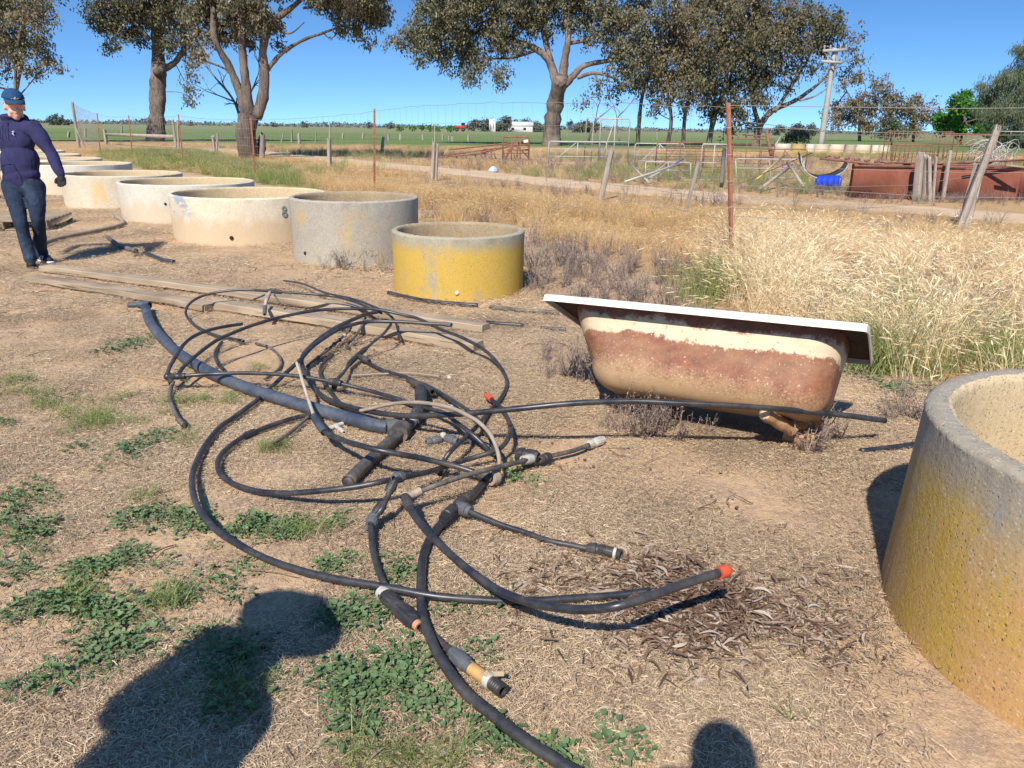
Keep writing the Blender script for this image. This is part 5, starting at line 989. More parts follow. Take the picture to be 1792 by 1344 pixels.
def wires(A, B, hs, name, label, group, step=.3, sag=.05, r=.0022, sk=(0, 1), mat=None):
    """woven wire between two posts (each given as base point, top point)"""
    a0, a1 = A; b0, b1 = B; e = empty(name, (a0 + b0) / 2 * [1, 1, 0], label, 'wire fence', group); L = np.linalg.norm(b0 - a0); n = max(3, int(L / step)); mb = MB(); rows = []
    for j, h in enumerate(hs):
        t = np.linspace(0, 1, n + 1)[:, None]; pa = a0 + (a1 - a0) * h; pb = b0 + (b1 - b0) * h; q = pa * (1 - t) + pb * t
        q[:, 2] -= sag * 4 * (t * (1 - t))[:, 0] * (1 + .3 * math.sin(j * 2.2)) * np.sign(h) ; q += rg.normal(0, .008, q.shape) * (np.sin(np.pi * t) > .01); rows.append(q)
        tube(mb, q, r * (1.25 if j == len(hs) - 1 else 1), 4, False)
    mb.build('line_wire', mat or M_WIRE, e); mv = MB()
    for i in (range(1, n) if len(hs) > 2 and step < 2 else ()): tube(mv, [rw[i] for rw in rows if True], r * .75, 3, False)
    if step < 2: mv.build('stay_wire', M_WIRE, e)
    return e
HS = [.15, .27, .39, .52, .66, .81, .97]
nm = ['at the far left by the leaning timber post', 'between the two thin steel posts at the left', 'crossing in front of the tall single gum trunk', 'left of the multi-stemmed gum', 'behind the troughs left of the middle steel post', 'from the middle steel post to the nearest']
for i in range(len(SP) - 1):
    sg = -.16 if i == 5 else .05
    wires(SP[i], SP[i + 1], HS, 'woven_wire_fence', 'rusty woven wire netting ' + nm[i], 'woven wire fence along the yard', .3 if i < 5 else .33, sg if i != 5 else -.1, .0026 + .0008 * (5 - i))
nb = np.array([9.5, 8.4, 0.]); wires(SP[-1], (nb, nb + [0, 0, 1.95]), [.3, .5, .62, .74, .86, .985], 'woven_wire_fence', 'slack rusty wires running right from the nearest steel post', 'woven wire fence along the yard', 3., .1, .0028)
# leaning timber posts
def post(b, t, w, label, mat=None, h=None, group='grey timber posts', cat='timber post', D=None, split=False, lean=0., name='timber_post'):
    p = P(*b) if D is None else PD(b[0], b[1], D)
    if D is not None: p[2] = 0.
    q = PD(t[0], t[1], p[1] + lean); N = 7; d, s, u = frame(q - p); mb = MB(); rings = []; r = np.random.default_rng(int(b[0] * 7 + b[1]))
    base = r.uniform(.8, 1.15, 9)
    for i in range(N + 1):
        c = (p - d * .15) * (1 - i / N) + q * i / N; an = np.arange(9) * 2 * np.pi / 9
        rr = w / 2 * base * (1.08 - .12 * i / N) * r.uniform(.94, 1.06, 9); cut = (r.normal(0, .25, 9) * w)[:, None] * d if i == N else 0
        rings.append(c + (np.cos(an) * rr)[:, None] * s + (np.sin(an) * rr * .75)[:, None] * u + cut)
    v = np.concatenate(rings); i0 = (np.arange(N)[:, None] * 9 + np.arange(9)[None]).ravel(); i1 = (np.arange(N)[:, None] * 9 + (np.arange(9)[None] + 1) % 9).ravel()
    mb.add(v, [np.stack([i0, i1, i1 + 9, i0 + 9], 1), (np.arange(9) + N * 9)[None]])
    return tag(mb.build(name, mat or M_POST, None, sharp=35, loc=p * [1, 1, 0]), label, cat, group)
for b, t, w, lb in (((138, 258), (126, 179), .22, 'tall leaning timber post at the far left end of the fence'), ((150, 262), (134, 225), .12, 'short brace leaning against the tall far left timber post'),
                    ((187, 253), (183, 226), .3, 'left stump carrying the long horizontal rail'), ((308, 260), (302, 211), .2, 'left one of two timber posts at the right end of the rail'), ((313, 260), (311, 212), .14, 'right one of two timber posts at the right end of the rail'),
                    ((377, 268), (372, 238), .2, 'left half of the split stump left of the multi-stemmed gum'), ((379, 268), (381, 233), .16, 'right half of the split stump left of the multi-stemmed gum'), ((458, 278), (459, 236), .34, 'stout hollow stump post right beside the multi-stemmed trunk'),
                    ((492, 251), (497, 228), .14, 'thin pale stake leaning right in front of the green field'), ((511, 250), (510, 224), .2, 'dark charred stump in the green field'), ((524, 252), (523, 234), .3, 'short wide stump right of the dark charred one'), ((552, 251), (553, 230), .16, 'small grey stake beyond the middle of the track bend'),
                    ((576, 291), (577, 216), .07, 'thin grey stake standing tall behind the wide post'), ((577, 291), (576, 244), .2, 'weathered grey post left of the middle steel post, at the track'),
                    ((668, 268), (671, 240), .26, 'black burnt stump beyond the middle steel post'), ((757, 316), (760, 250), .16, 'left half of the split grey post beside the track'), ((763, 316), (766, 252), .11, 'right half of the split grey post beside the track'), ((760, 290), (761, 216), .05, 'thin upright stake behind the split grey post'),
                    ((1051, 350), (1070, 265), .18, 'pale grey post leaning right, between the track and the golden grass'), ((1196, 384), (1222, 284), .085, 'thin grey post leaning right just left of the nearest steel post'),
                    ((1677, 402), (1745, 224), .15, 'long pale strainer pole leaning steeply right in the pale grass'), ((1688, 398), (1715, 288), .24, 'thick split strainer post leaning beside the long pale pole')):
    post(b, t, w, lb)
mb = MB(); bar(mb, PD(186, 235, P(187, 253)[1]), PD(303, 239, P(308, 260)[1]), .2, .2); tag(mb.build('fence_rail', M_POST, None, smooth=False), 'long horizontal timber rail in front of the tall single gum trunk', 'rail')
st_b, st_t = P(1677, 402), PD(1745, 224, P(1677, 402)[1]); nb2 = np.array([13.5, 12.5, 0.])
wires((st_b, st_t), (nb2, nb2 + [0, 0, 1.6]), [.97], 'strand_wire', 'single bright wire running right from the leaning strainer pole', 'single fence wires', 3., .02, .004, mat=M_WIREG)
wires(SP[-1], (st_b, st_t), [.35, .55, .9], 'strand_wire', 'slack rusty strands from the nearest steel post to the strainer pole', 'single fence wires', 3., .12, .003)

# ------------------------------------------------------------------ power pole
pb = P(1435, 262); Dp = pb[1]; e = empty('power_pole', pb, 'grey power pole leaning right with two crossarms', 'power pole'); M_CON = m_plain('bleached_pole', (.38, .36, .32), .85, .2, .3, 2); M_PORC = m_plain('insulator', (.3, .27, .25), .3)
pt = PD(1461, 84, Dp); d_ = (pt - pb); tube(MB(), catmull([pb, (pb + pt) / 2, pt], 4), np.linspace(.27, .17, 9), 12).build('pole', M_CON, e)
for (x0, x1, y0, y1) in ((1440, 1482, 89, 87), (1437, 1473, 107, 110)):
    a = PD(x0, y0, Dp - .3); b = PD(x1, y1, Dp - .3); bar(MB(), a, b, .18, .22).build('crossarm', M_CON, e, smooth=False)
    for t in (.05, .3, .72, .95): q = a * (1 - t) + b * t; lathe(MB(), q + [0, 0, .1], (0, 0, 1), [(0, .03), (.1, .1), (.16, .06), (.22, .1), (.32, .07), (.36, .01)], 8).build('insulator', M_PORC, e)
mb = MB(); bar(mb, PD(1445, 105, Dp - .3), PD(1459, 125, Dp - .25), .06); bar(mb, PD(1441, 91, Dp - .3), PD(1458, 106, Dp - .25), .06); mb.build('brace', M_STAR, e, smooth=False)

# ------------------------------------------------------------------ junk beyond the track
M_GAL = m_plain('galvanised_tube', (.42, .41, .39), .5, .5, .4, 5); M_RT = m_rust('rusty_tube', (.15, .065, .045), (.28, .14, .09)); M_RS = m_rust('rusty_sheet', (.17, .05, .03), (.26, .095, .055), .25)
def gate(p0, p1, h, label, rails=5, brace='z', mat=None, r=.022, lean=0., uprights=2, D=None, D2=None, mesh=False, zb=0., group='old farm gates and frames', name='farm_gate', cat='gate'):
    a = P(*p0) if D is None else PD(*p0, D) * [1, 1, 0]; b = P(*p1) if D is None else PD(*p1, D2 or D) * [1, 1, 0]; a[2] = b[2] = zb; up = np.array([0, lean, 1.0]) * h; m = mat or M_GAL
    e = empty(name, (a + b) / 2 * [1, 1, 0], label, cat, group); T = lambda u, v: a * (1 - u) + b * u + up * v
    fr = MB(); c = .06; tube(fr, [T(0, 0), T(0, 1 - c), T(c * .5, 1), T(1 - c * .5, 1), T(1, 1 - c), T(1, 0)], r, 8); tube(fr, [T(0, .02), T(1, .02)], r, 8); fr.build('gate_frame', m, e)
    for k in range(1, rails): tube(MB(), [T(0, k / rails), T(1, k / rails)], r * .7, 6).build('gate_rail', m, e)
    for k in range(1, uprights): tube(MB(), [T(k / uprights, 0), T(k / uprights, 1)], r * .75, 6).build('gate_upright', m, e)
    if 'z' in brace: tube(MB(), [T(.05, .02), T(.48, .98)], r * .8, 6).build('gate_brace', m, e)
    if 'v' in brace: tube(MB(), [T(.95, .02), T(.5, .98)], r * .8, 6).build('gate_brace', m, e)
    if mesh:
        mm = MB(); L = np.linalg.norm(b - a)
        for t in np.arange(-h, L, .12): 
            u0, u1 = t / L, (t + h) / L; q0 = max(0, -u0 * L / h); q1 = min(1, (1 - u0) * L / h)
            if q1 > q0: tube(mm, [T(u0 + q0 * h / L, q0), T(u0 + q1 * h / L, q1)], .004, 3, False); tube(mm, [T(1 - u0 - q0 * h / L, q0), T(1 - u0 - q1 * h / L, q1)], .004, 3, False)
        o = mm.build('wire_mesh', M_WIRE, e); tag(o, kind='stuff')
    return e
gate((960, 284), (1060, 282), .95, 'low grey tube gate with one long diagonal brace, left of the tall mesh panel', 3, 'z', D=36, r=.03)
gate((1048, 288), (1098, 286), 1.95, 'tall narrow upright gate filled with wire mesh', 2, 'z', D=36, mesh=True, r=.032)
gate((1022, 290), (1046, 290), 2.0, 'thin tall tube frame leaning against the tall mesh panel', 1, '', D=37, r=.026, lean=-.2, mat=M_GAL)
gate((1110, 282), (1195, 286), .95, 'grey gate lying among other frames behind the lowest dead weeds', 4, 'zv', D=34, r=.024)
gate((1147, 290), (1230, 288), 1.05, 'gate of many rails right of the tall mesh panel', 5, 'z', D=31, r=.022, mat=M_RT)
gate((1166, 292), (1270, 290), .95, 'rusty gate leaning back behind the nearest steel post', 5, 'v', D=30, r=.022, mat=M_RT, lean=.3)
gate((1280, 284), (1352, 285), 1.2, 'rusty railed frame right behind the nearest steel post', 5, '', D=33, r=.024, mat=M_RT, uprights=3)
gate((1225, 305), (1268, 304), 1.1, 'pale bent tube gate end with rounded top corners', 2, '', D=25, r=.022, mat=M_GAL)
gate((1290, 300), (1410, 302), .6, 'low mesh-filled gate lying on its side in green grass', 2, '', D=27, r=.02, mesh=True, lean=.6)
gate((1130, 310), (1210, 296), .5, 'low frame sunk in dead weeds right of the leaning pale post', 2, 'z', D=26, r=.02, lean=.4)
gate((1330, 290), (1410, 288), .85, 'open tube frame beside the curved belt', 3, 'v', D=31, r=.02, mat=M_RT)
gate((1545, 268), (1665, 268), 1.6, 'tall rusty stock rack frame with many thin uprights', 2, '', D=46, r=.03, mat=M_RT, uprights=16, group='rusty stock rack frames')
gate((1640, 272), (1740, 270), 1.5, 'right-hand rusty rack frame with crossed braces', 3, 'zv', D=42, r=.03, mat=M_RT, uprights=9, group='rusty stock rack frames')
gate((1560, 282), (1630, 280), 1.0, 'low rusty rack frame in front of the tall one', 4, 'z', D=36, r=.025, mat=M_RT, uprights=6, group='rusty stock rack frames')
gate((1690, 286), (1792, 288), .8, 'rusty rack frame nearest the right edge behind the steel bin', 3, 'v', D=30, r=.025, mat=M_RT, uprights=5, group='rusty stock rack frames')
gate((880, 280), (925, 282), 1.1, 'small rusty frame on legs behind the white bag', 3, 'z', D=38, r=.04, mat=M_RT, uprights=3)
def rods(name, L, label, cat, group=None, r=.03, mat=None):
    mb = MB(); c = np.mean([PD(*a[:2], a[2]) for s in L for a in s], axis=0) * [1, 1, 0]
    for s in L: tube(mb, [PD(q[0], q[1], q[2]) for q in s], r, 6)
    return tag(mb.build(name, mat or M_GAL, None, loc=c), label, cat, group)
G_R = 'loose poles and rods among the junk'
rods('steel_tube', [[(1093, 318, 22.5), (1192, 286, 24)]], 'long pale tube slanting up right through dead weeds left of the nearest steel post', 'tube', G_R, .03)
rods('steel_tube', [[(1100, 284, 25), (1136, 320, 22.5)]], 'short pale tube slanting down right, crossing the long pale one', 'tube', G_R, .028)
rods('steel_tube', [[(1128, 316, 23), (1196, 278, 26)]], 'pale tube parallel to and right of the long slanting one', 'tube', G_R, .028)
rods('timber_pole', [[(1330, 331, 20.5), (1384, 290, 23)]], 'weathered pole slanting up right in front of the mesh gate', 'pole', G_R, .045, M_POST)
rods('timber_pole', [[(1406, 326, 21), (1378, 284, 23)]], 'weathered pole slanting down right beside the blue drum', 'pole', G_R, .04, M_POST)
rods('timber_pole', [[(1262, 320, 22), (1268, 262, 24), ]], 'dark thin upright pole directly behind the nearest steel post', 'pole', G_R, .06, M_POSTD)
rods('timber_pole', [[(1350, 272, 31), (1341, 228, 31.5)]], 'dark rusty post leaning left above the railed frame', 'pole', G_R, .075, M_RT)
rods('timber_pole', [[(1352, 262, 34), (1368, 236, 35)]], 'thin white stake leaning right beside the dark rusty post', 'pole', G_R, .03, M_GAL)
rods('steel_tube', [[(1322, 316, 23), (1372, 272, 26)]], 'yellowish tube slanting up right from the green grass', 'tube', G_R, .035, m_plain('faded_yellow_paint', (.45, .36, .12), .7))
rods('steel_tube', [[(1292, 322, 21.5), (1420, 268, 28)]], 'long rusty rod slanting up right beyond the nearest steel post', 'tube', G_R, .016, M_RT)
rods('steel_tube', [[(1300, 236, 36), (1345, 239, 35)]], 'short bare rail above the rusty railed frame', 'tube', G_R, .03, M_RT)
# implement with a wheel
e = empty('old_farm_implement', PD(850, 278, 40) * [1, 1, 0], 'rusty old farm implement with one spoked wheel, beyond the track', 'farm implement')
mb = MB()
for a, b in (((775, 272), (925, 252)), ((770, 275), (850, 268)), ((785, 262), (925, 247)), ((885, 276), (905, 248)), ((925, 276), (900, 250)), ((887, 262), (924, 262)), ((840, 268), (885, 258)), ((905, 276), (905, 250))):
    for dy in (0, 1.1): tube(mb, [PD(*a, 40 + dy), PD(*b, 40 + dy)], .045, 6)
for k in range(8): x = 780 + k * 17; tube(mb, [PD(x, 270, 40), PD(x, 270 - 1, 41.1)], .035, 5); tube(mb, [PD(x, 271, 40.3), PD(x + 5, 282 - .0, 40.3)], .02, 4)
mb.build('frame', M_RT, e)
c = PD(851, 270, 39.8); wm = MB(); tube(wm, [c + np.array([math.cos(a), 0, math.sin(a)]) * .26 for a in np.linspace(0, 6.2832, 25)], .035, 6, False)
for a in np.linspace(0, 6.28, 9)[:-1]: tube(wm, [c, c + np.array([math.cos(a), 0, math.sin(a)]) * .26], .014, 4)
wm.build('wheel', M_RT, e)
tag(MB().add(*(lambda v: (v, [np.array([[0, 1, 2, 3]])]))([PD(916, 245, 39.5), PD(925, 244, 39.6), PD(925, 249, 39.6), PD(917, 250, 39.5)]) ).build('cloth_scrap', M_WHITE, e, smooth=False), None)
# blue drum
M_BLUE = m_plain('blue_plastic', (.012, .05, .5), .65, .25, .2, 6)
c = PD(1449, 320, 21.5); c[2] = .2; ax = np.array([.78, -.62, .06]); e = empty('plastic_drum', c * [1, 1, 0], 'bright blue plastic drum lying on its side at the track edge', 'drum')
pr = [(-.32, .001), (-.32, .12), (-.305, .155), (-.28, .178), (-.25, .19), (-.235, .2), (-.22, .19), (-.1, .195), (-.085, .205), (-.07, .195), (.07, .195), (.085, .205), (.1, .195), (.22, .19), (.235, .2), (.25, .19), (.29, .175), (.31, .15), (.315, .14), (.305, .135), (.30, .001)]
lathe(MB(), c, ax, pr, 28).build('drum_body', M_BLUE, e, sharp=50); lathe(MB(), c + ax * .30 + np.array([0, 0, .09]), ax, [(0, .03), (.02, .03), (.025, .001)], 12).build('bung', m_plain('pale_blue', (.25, .35, .7), .4), e)
tube(MB(), [c + ax * .305 + np.array([-.36, -.93, 0]) * .10 * math.cos(a) + np.array([0, 0, .10 * math.sin(a)]) for a in np.linspace(0, 6.283, 21)], .008, 6, False).build('rim_ring', m_plain('pale_blue_ring', (.2, .3, .75), .4), e)
# plastic bag
c = P(863, 301); mb = MB(); r = np.random.default_rng(3); prof = [(-.0, .001), (.0, .14), (.05, .17), (.11, .15), (.16, .08), (.2, .02), (.205, .001)]
lathe(mb, c, (0, 0, 1), prof, 12, noise=.025); tag(mb.build('plastic_bag', m_plain('pale_blue_bag', (.45, .58, .75), .3, .5, .2, 9), None), 'crumpled pale blue plastic bag lying beyond the track', 'plastic bag')
# long rusty bin with scrap on top
a = P(1487, 347); Lx = np.array([.985, .03, 0]); e = empty('steel_bin', a, 'long rusty sheet steel bin at the right, beyond the track', 'steel bin'); hh = .78; Wd = .8; dY = np.array([.34, .94, 0]); LL = 6.2
def slab(p, u, v, w, su, sv, sw, name, mat, par, bev=.004): return rbox(MB(), p + u * su / 2 + v * sv / 2 + w * sw / 2, u, v, w, (su, sv, sw), bev).build(name, mat, par, smooth=False)
Z = np.array([0, 0, 1.0])
for k in range(3): slab(a + Lx * (k * LL / 3 + .004 * k), Lx, dY, Z, LL / 3 - .004, .012, hh, 'steel_panel', M_RS, e)
slab(a + dY * .012, dY, -Lx, Z, Wd, .012, hh, 'end_panel', M_RS, e); slab(a + dY * (Wd + .014), Lx, dY, Z, LL, .012, hh, 'back_panel', M_RS, e)
slab(a + dY * .012 + Z * .02, Lx, dY, Z, LL, Wd, .01, 'floor_panel', M_RS, e)
slab(a - dY * .035 + Z * (hh - .06), Lx, dY, Z, LL, .034, .06, 'top_angle', M_RT, e)
for k, ss in enumerate(((1435, 277, 20, 1565, 291, 19.5, .12, 'rusty channel beam with holes, jutting out left over the steel bin'), (1540, 284, 20, 1792, 292, 18.5, .07, 'long rusty flat bar lying along the steel bin'), (1500, 290, 19.6, 1700, 286, 20, .06, 'rusty pipe lying on the steel bin'),
                        (1640, 286, 19.3, 1792, 280, 19.6, .08, 'rusty angle iron on the right half of the steel bin'), (1690, 296, 18.8, 1800, 290, 19, .05, 'dark bent bar hanging over the front of the steel bin'), (1730, 287, 19.5, 1778, 258, 20, .05, 'grey stick poking up right from the steel bin'), (1760, 289, 18.5, 1800, 294, 18.5, .07, 'pale board end at the right end of the steel bin'))):
    x0, y0, d0, x1, y1, d1, w, lb = ss; mb = MB(); p0, p1 = PD(x0, y0, d0), PD(x1, y1, d1); bar(mb, p0, p1, w, w * .5)
    if k == 0:
        for t in np.linspace(.1, .9, 7): q = p0 * (1 - t) + p1 * t + [0, 0, w * .45]; bar(mb, q - [.06, 0, 0], q + [.06, 0, .02], .05, .05)
    tag(mb.build('scrap_bar', M_POST if k in (5, 6) else M_RT, None, smooth=False, loc=(p0 + p1) / 2 * [1, 1, 0]), lb, 'scrap metal' if k not in (5, 6) else 'stick', 'scrap lying on the steel bin')
# crumpled wire mesh roll behind the strainer pole
mb = MB(); c = PD(1738, 274, 20.2)
for k in range(40): a1 = rnd.uniform(0, 6.28); p = c + np.array([rnd.uniform(-.45, .45), rnd.uniform(-.3, .3), rnd.uniform(-.22, .2)]); q = [p + np.array([math.cos(a1 + t * 2), .5 * math.sin(t * 3), math.sin(a1 + t * 2)]) * .16 * (1 + t * .3) for t in np.linspace(0, 2.4, 9)]; tube(mb, q, .006, 3, False)
tag(mb.build('netting_bundle', M_WIREG, None, loc=c * [1, 1, 0]), 'crumpled bundle of grey wire netting behind the leaning strainer pole', 'netting')
# posts in front of the bin
for b, t, w, lb in (((1603, 351), (1610, 270), .22, 'widest grey post standing in front of the rusty steel bin'), ((1616, 351), (1620, 272), .13, 'narrow grey post right against the widest one at the rusty steel bin'), ((1627, 352), (1626, 274), .11, 'thin round stake second right of the widest post at the steel bin'),
                    ((1632, 350), (1638, 274), .1, 'thin stake third right of the widest post at the steel bin'), ((1650, 351), (1663, 264), .09, 'tallest thin stake leaning right in front of the rusty steel bin')):
    post(b, t, w, lb, group='posts in front of the steel bin')
# curved belt
e = empty('curved_belt', PD(1440, 312, 21.5) * [1, 1, 0], 'dark curved strip of conveyor belt with a pale edge, left of the steel bin', 'belt'); q = catmull([PD(*p) for p in ((1399, 268, 23), (1402, 286, 22.5), (1413, 301, 22), (1432, 309, 21.7), (1455, 306, 21.9), (1474, 296, 22.2), (1482, 284, 22.6))], 5)
n = len(q); wv = np.array([.05, .95, .28]); wv = wv / np.linalg.norm(wv) * .32; v = np.concatenate([q - wv / 2, q + wv / 2, q + wv / 2 - [0, 0, .02], q - wv / 2 - [0, 0, .02]]); i = np.arange(n - 1); mb = MB(); mb.add(v, [np.stack([i + k * n, i + 1 + k * n, i + 1 + ((k + 1) % 4) * n, i + ((k + 1) % 4) * n], 1) for k in range(4)])
mb.build('rubber_strip', m_plain('black_rubber', (.03, .028, .026), .8), e); tube(MB(), q - wv / 2, .018, 6).build('pale_edge', M_GAL, e)
# far row of troughs beyond the scrap yard
FT = [(1360, 1388, 251, 263, C_W), (1388, 1412, 250, 263, C_Y), (1412, 1428, 250, 263, C_W), (1428, 1454, 249, 262, C_O), (1454, 1482, 249, 262, C_C), (1482, 1500, 249, 262, C_G), (1500, 1528, 250, 261, C_C), (1528, 1540, 250, 261, C_W), (1540, 1562, 249, 260, C_O)]
for k, (x0, x1, yt, yb, mt) in enumerate(FT):
    D = 62.; p0 = PD(x0, yb, D); p1 = PD(x1, yb, D); w = (p1[0] - p0[0]) * .5; cx = (p0 + p1) / 2; cx[1] += w; hh_ = 13 * D / F
    trough(40 + k, cx[0], cx[1], w * .99, hh_, w, mt, ['whitish round trough at the left end of the far row', 'yellowish trough second from the left in the far row', 'narrow grey-white trough third from the left in the far row', 'stained trough at the foot of the leaning power pole', 'wide cream trough just right of the leaning power pole', 'grey narrow trough in the middle of the far row', 'cream trough fifth right of the power pole side of the far row', 'narrow pale trough near the rusty racks', 'stained trough at the right end of the far row, by the racks'][k], wall=.12, fill=C_F, seg=32, group='far row of troughs beyond the scrap yard')
# far buildings and machine
def hut(x0, x1, yb, D, h, rh, wall, roof, label, name='farm_shed'):
    a = PD(x0, yb, D) * [1, 1, 0]; b = PD(x1, yb, D) * [1, 1, 0]; w = b[0] - a[0]; dp = w * .6; e = empty(name, (a + b) / 2, label, 'building')
    c = (a + b) / 2 + [0, dp / 2, 0]; ax = np.eye(3); rbox(MB(), c + [0, 0, h / 2], *ax, (w, dp, h), .02).build('wall', wall, e, smooth=False)
    x, y = a[0] - w * .03, a[1] - dp * .05; X = b[0] + w * .03; Yb = a[1] + dp * 1.05; ym = (y + Yb) / 2
    MB().add([(x, y, h), (X, y, h), (X, ym, h + rh), (x, ym, h + rh), (x, Yb, h), (X, Yb, h)], [np.array([[0, 1, 2, 3], [3, 2, 5, 4], [0, 4, 5, 1]]), np.array([[0, 3, 4], [1, 5, 2]])]).build('roof', roof, e, smooth=False)
    for t in (.25, .7): rbox(MB(), np.array([a[0] + w * t, a[1] - .03, h * .5]), *ax, (w * .1, .06, h * .4), .01).build('window', M_DARK, e, smooth=False)
M_WALLW = m_plain('white_wall', (.62, .60, .55), .8); M_ROOFW = m_plain('pale_metal_roof', (.72, .72, .70), .4, .5, .1)
hut(886, 932, 230, 330, 2.4, 1.6, M_WALLW, M_ROOFW, 'long low shed with a pale roof, left of the big central trunk'); hut(856, 867, 229, 320, 4.0, .7, M_WALLW, M_ROOFW, 'small square white hut left of the long low shed'); hut(1020, 1050, 232, 420, 3, 1.4, m_plain('brick_wall', (.35, .2, .14), .9), M_RS, 'small brown house right of the big central trunk', 'farm_house')
a = PD(805, 229, 300) * [1, 1, 0]; e = empty('red_farm_machine', a, 'small red farm machine far off on the field edge', 'farm machine'); M_RED = m_plain('red_paint', (.5, .04, .03), .5)
rbox(MB(), a + [0, 0, 1.5], *np.eye(3), (3.6, 1.8, 1.3), .1).build('body', M_RED, e); rbox(MB(), a + [1.2, 0, 2.6], *np.eye(3), (1.3, 1.5, 1.1), .1).build('cab', M_DARK, e)
for k in (-1.1, 1.2): lathe(MB(), a + [k, -1.1, .7], (0, 1, 0), [(0, .2), (0, .65), (.4, .7), (.4, .2)], 14).build('wheel', M_DARK, e)
# far paddock posts
for k, (x, y, h) in enumerate(((150, 240, 16), (213, 236, 15), (600, 243, 9), (680, 246, 12), (700, 245, 10), (740, 245, 8), (775, 246, 10), (786, 246, 8), (792, 247, 8), (120, 240, 10), (635, 243, 10), (820, 247, 10), (1150, 244, 12), (1380, 246, 12))):
    post((x, y), (x + rnd.uniform(-1, 1), y - h), .3, {150: 'grey paddock post between the leaning far left post and the first steel post', 213: 'grey paddock stump above the left end of the long rail', 120: 'dark paddock post left of the leaning far left post', 600: 'short paddock post just right of the tall thin stake', 680: 'tallest paddock post right beyond the middle steel post', 1150: 'paddock post among the gates under the gum clump', 1380: 'paddock post by the dark olive shrub', 820: 'paddock post below the leftmost trees of the far line', 635: 'paddock post just left of the middle steel post'}.get(x, 'small grey paddock post in the field between the middle steel post and the split post'), group='far paddock posts')
# single green plants
def plant(px, py, k, label, sc=1., mat=None, vb=None, n=5, sp=.05, name='low_weed', group=None):
    b = P(px, py); mb = MB(); r = np.random.default_rng(k)
    for i in range(n):
        q = (rosette(k * 10 + i, 14, .05, True) if vb is None else vb(k * 10 + i)); o = np.array([*r.normal(0, sp, 2), 0]) * sc
        for v, f_, a_ in [(np.concatenate(q.v) * sc + b + o, q.f, np.concatenate(q.a))]: mb.add(v, q.f, a_)
    return tag(mb.build(name, mat or M_WEED, None, smooth=False, loc=b), label, 'weed', group)
plant(899, 832, 3, 'dark leafy weed growing under the taped coupling', 1.0, n=3, sp=.03)
plant(1585, 682, 4, 'bright leafy weed at the edge of the pale grass right of the bathtub', 1.3, n=5, sp=.05)
plant(232, 603, 5, 'bright green weed alone left of the thick blue-black pipe', 1.5, n=6, sp=.08)
plant(225, 786, 6, 'bright green mallow weed left of the outer pipe ring', 1.2, n=6, sp=.07)
plant(1385, 1258, 7, 'spiky dark green grass tuft alone in the lower right', 1., M_GRN, lambda s: blades(9, .09, .004, .012, .9, .6, 4, s, v=(0, .4)), 1, 0, 'grass_tuft')
plant(1545, 655, 8, 'green leafy weed under the right corner of the bathtub rim', 1.4, n=5, sp=.06)
# ------------------------------------------------------------------ people
def m_cloth(name, c, c2, sc=1., rough=.9, fade=None):
    s = NT(name, rough, .15); n = s.noise(6 * sc, 5, .6); n2 = s.noise(220, 2, .5); f = s.noise(9 * sc, 4, .6, vec=(1, 1, .35), dist=1.2)
    col = s.mix(s.ramp(n, (.35, 0.), (.7, 1.)), c, c2)
    if fade: col = s.mix(s.math('MULTIPLY', s.ramp(s.noise(3.2, 4, .6), (.5, 0.), (.72, .8)), 1.), col, fade)
    s.col(col).bump(s.math('ADD', s.math('MULTIPLY', f, 1.6), s.math('MULTIPLY', n2, .12)), .4, .025); return s.m
M_SKIN = m_plain('skin', (.62, .34, .24), .5, .4, .15, 12); M_HOOD = m_cloth('navy_hoodie', (.03, .03, .085), (.024, .023, .066)); M_JEAN = m_cloth('blue_jeans', (.024, .036, .062), (.016, .024, .042), 1.2, .9, (.07, .10, .15))
M_CAP = m_cloth('blue_cap', (.018, .06, .13), (.014, .05, .11), 2.); M_GLOVE = m_plain('black_glove', (.018, .018, .02), .8, .3); M_GLV2 = m_plain('glove_palm', (.38, .33, .27), .8, .2, .3, 60); M_SHOE = m_plain('black_shoe', (.02, .02, .022), .7, .3, .2, 40); M_SOLE = m_plain('white_sole', (.7, .7, .68), .7, .3, .2, 40); M_HAIR = m_plain('grey_hair', (.16, .14, .12), .9, .2, .4, 90)
nrm = lambda v: np.asarray(v, float) / (np.linalg.norm(v) + 1e-12)
def ball(mb, c, r, ax=None, n=14):
    r = np.broadcast_to(np.asarray(r, float), (3,)); A = np.eye(3) if ax is None else np.array(ax); th = np.linspace(0, np.pi, n // 2 + 2); ph = np.arange(n) * 2 * np.pi / n
    v = [[math.sin(t) * math.cos(p), math.sin(t) * math.sin(p), math.cos(t)] for t in th[1:-1] for p in ph]; v = np.array(v + [[0, 0, 1], [0, 0, -1]]) * r @ A + np.asarray(c); k = len(th) - 2
    f = [[i * n + j, (i + 1) * n + j, (i + 1) * n + (j + 1) % n, i * n + (j + 1) % n] for i in range(k - 1) for j in range(n)]; f3 = [[k * n, j, (j + 1) % n] for j in range(n)] + [[k * n + 1, (k - 1) * n + (j + 1) % n, (k - 1) * n + j] for j in range(n)]
    return mb.add(v, [np.array(f), np.array(f3)])
def limb(mb, pts, rr, sq=None):
    """tapered limb with rounded joints"""
    p = catmull(pts, 5) if len(pts) > 2 else np.array(pts, float); r = np.interp(np.linspace(0, 1, len(p)), np.linspace(0, 1, len(rr)), rr)
    tube(mb, p, r, 14, True)
    for q, k in zip(p[::max(1, len(p) // 6)], r[::max(1, len(p) // 6)]): ball(mb, q, k * .99, n=12)
    ball(mb, p[-1], r[-1], n=12); return mb
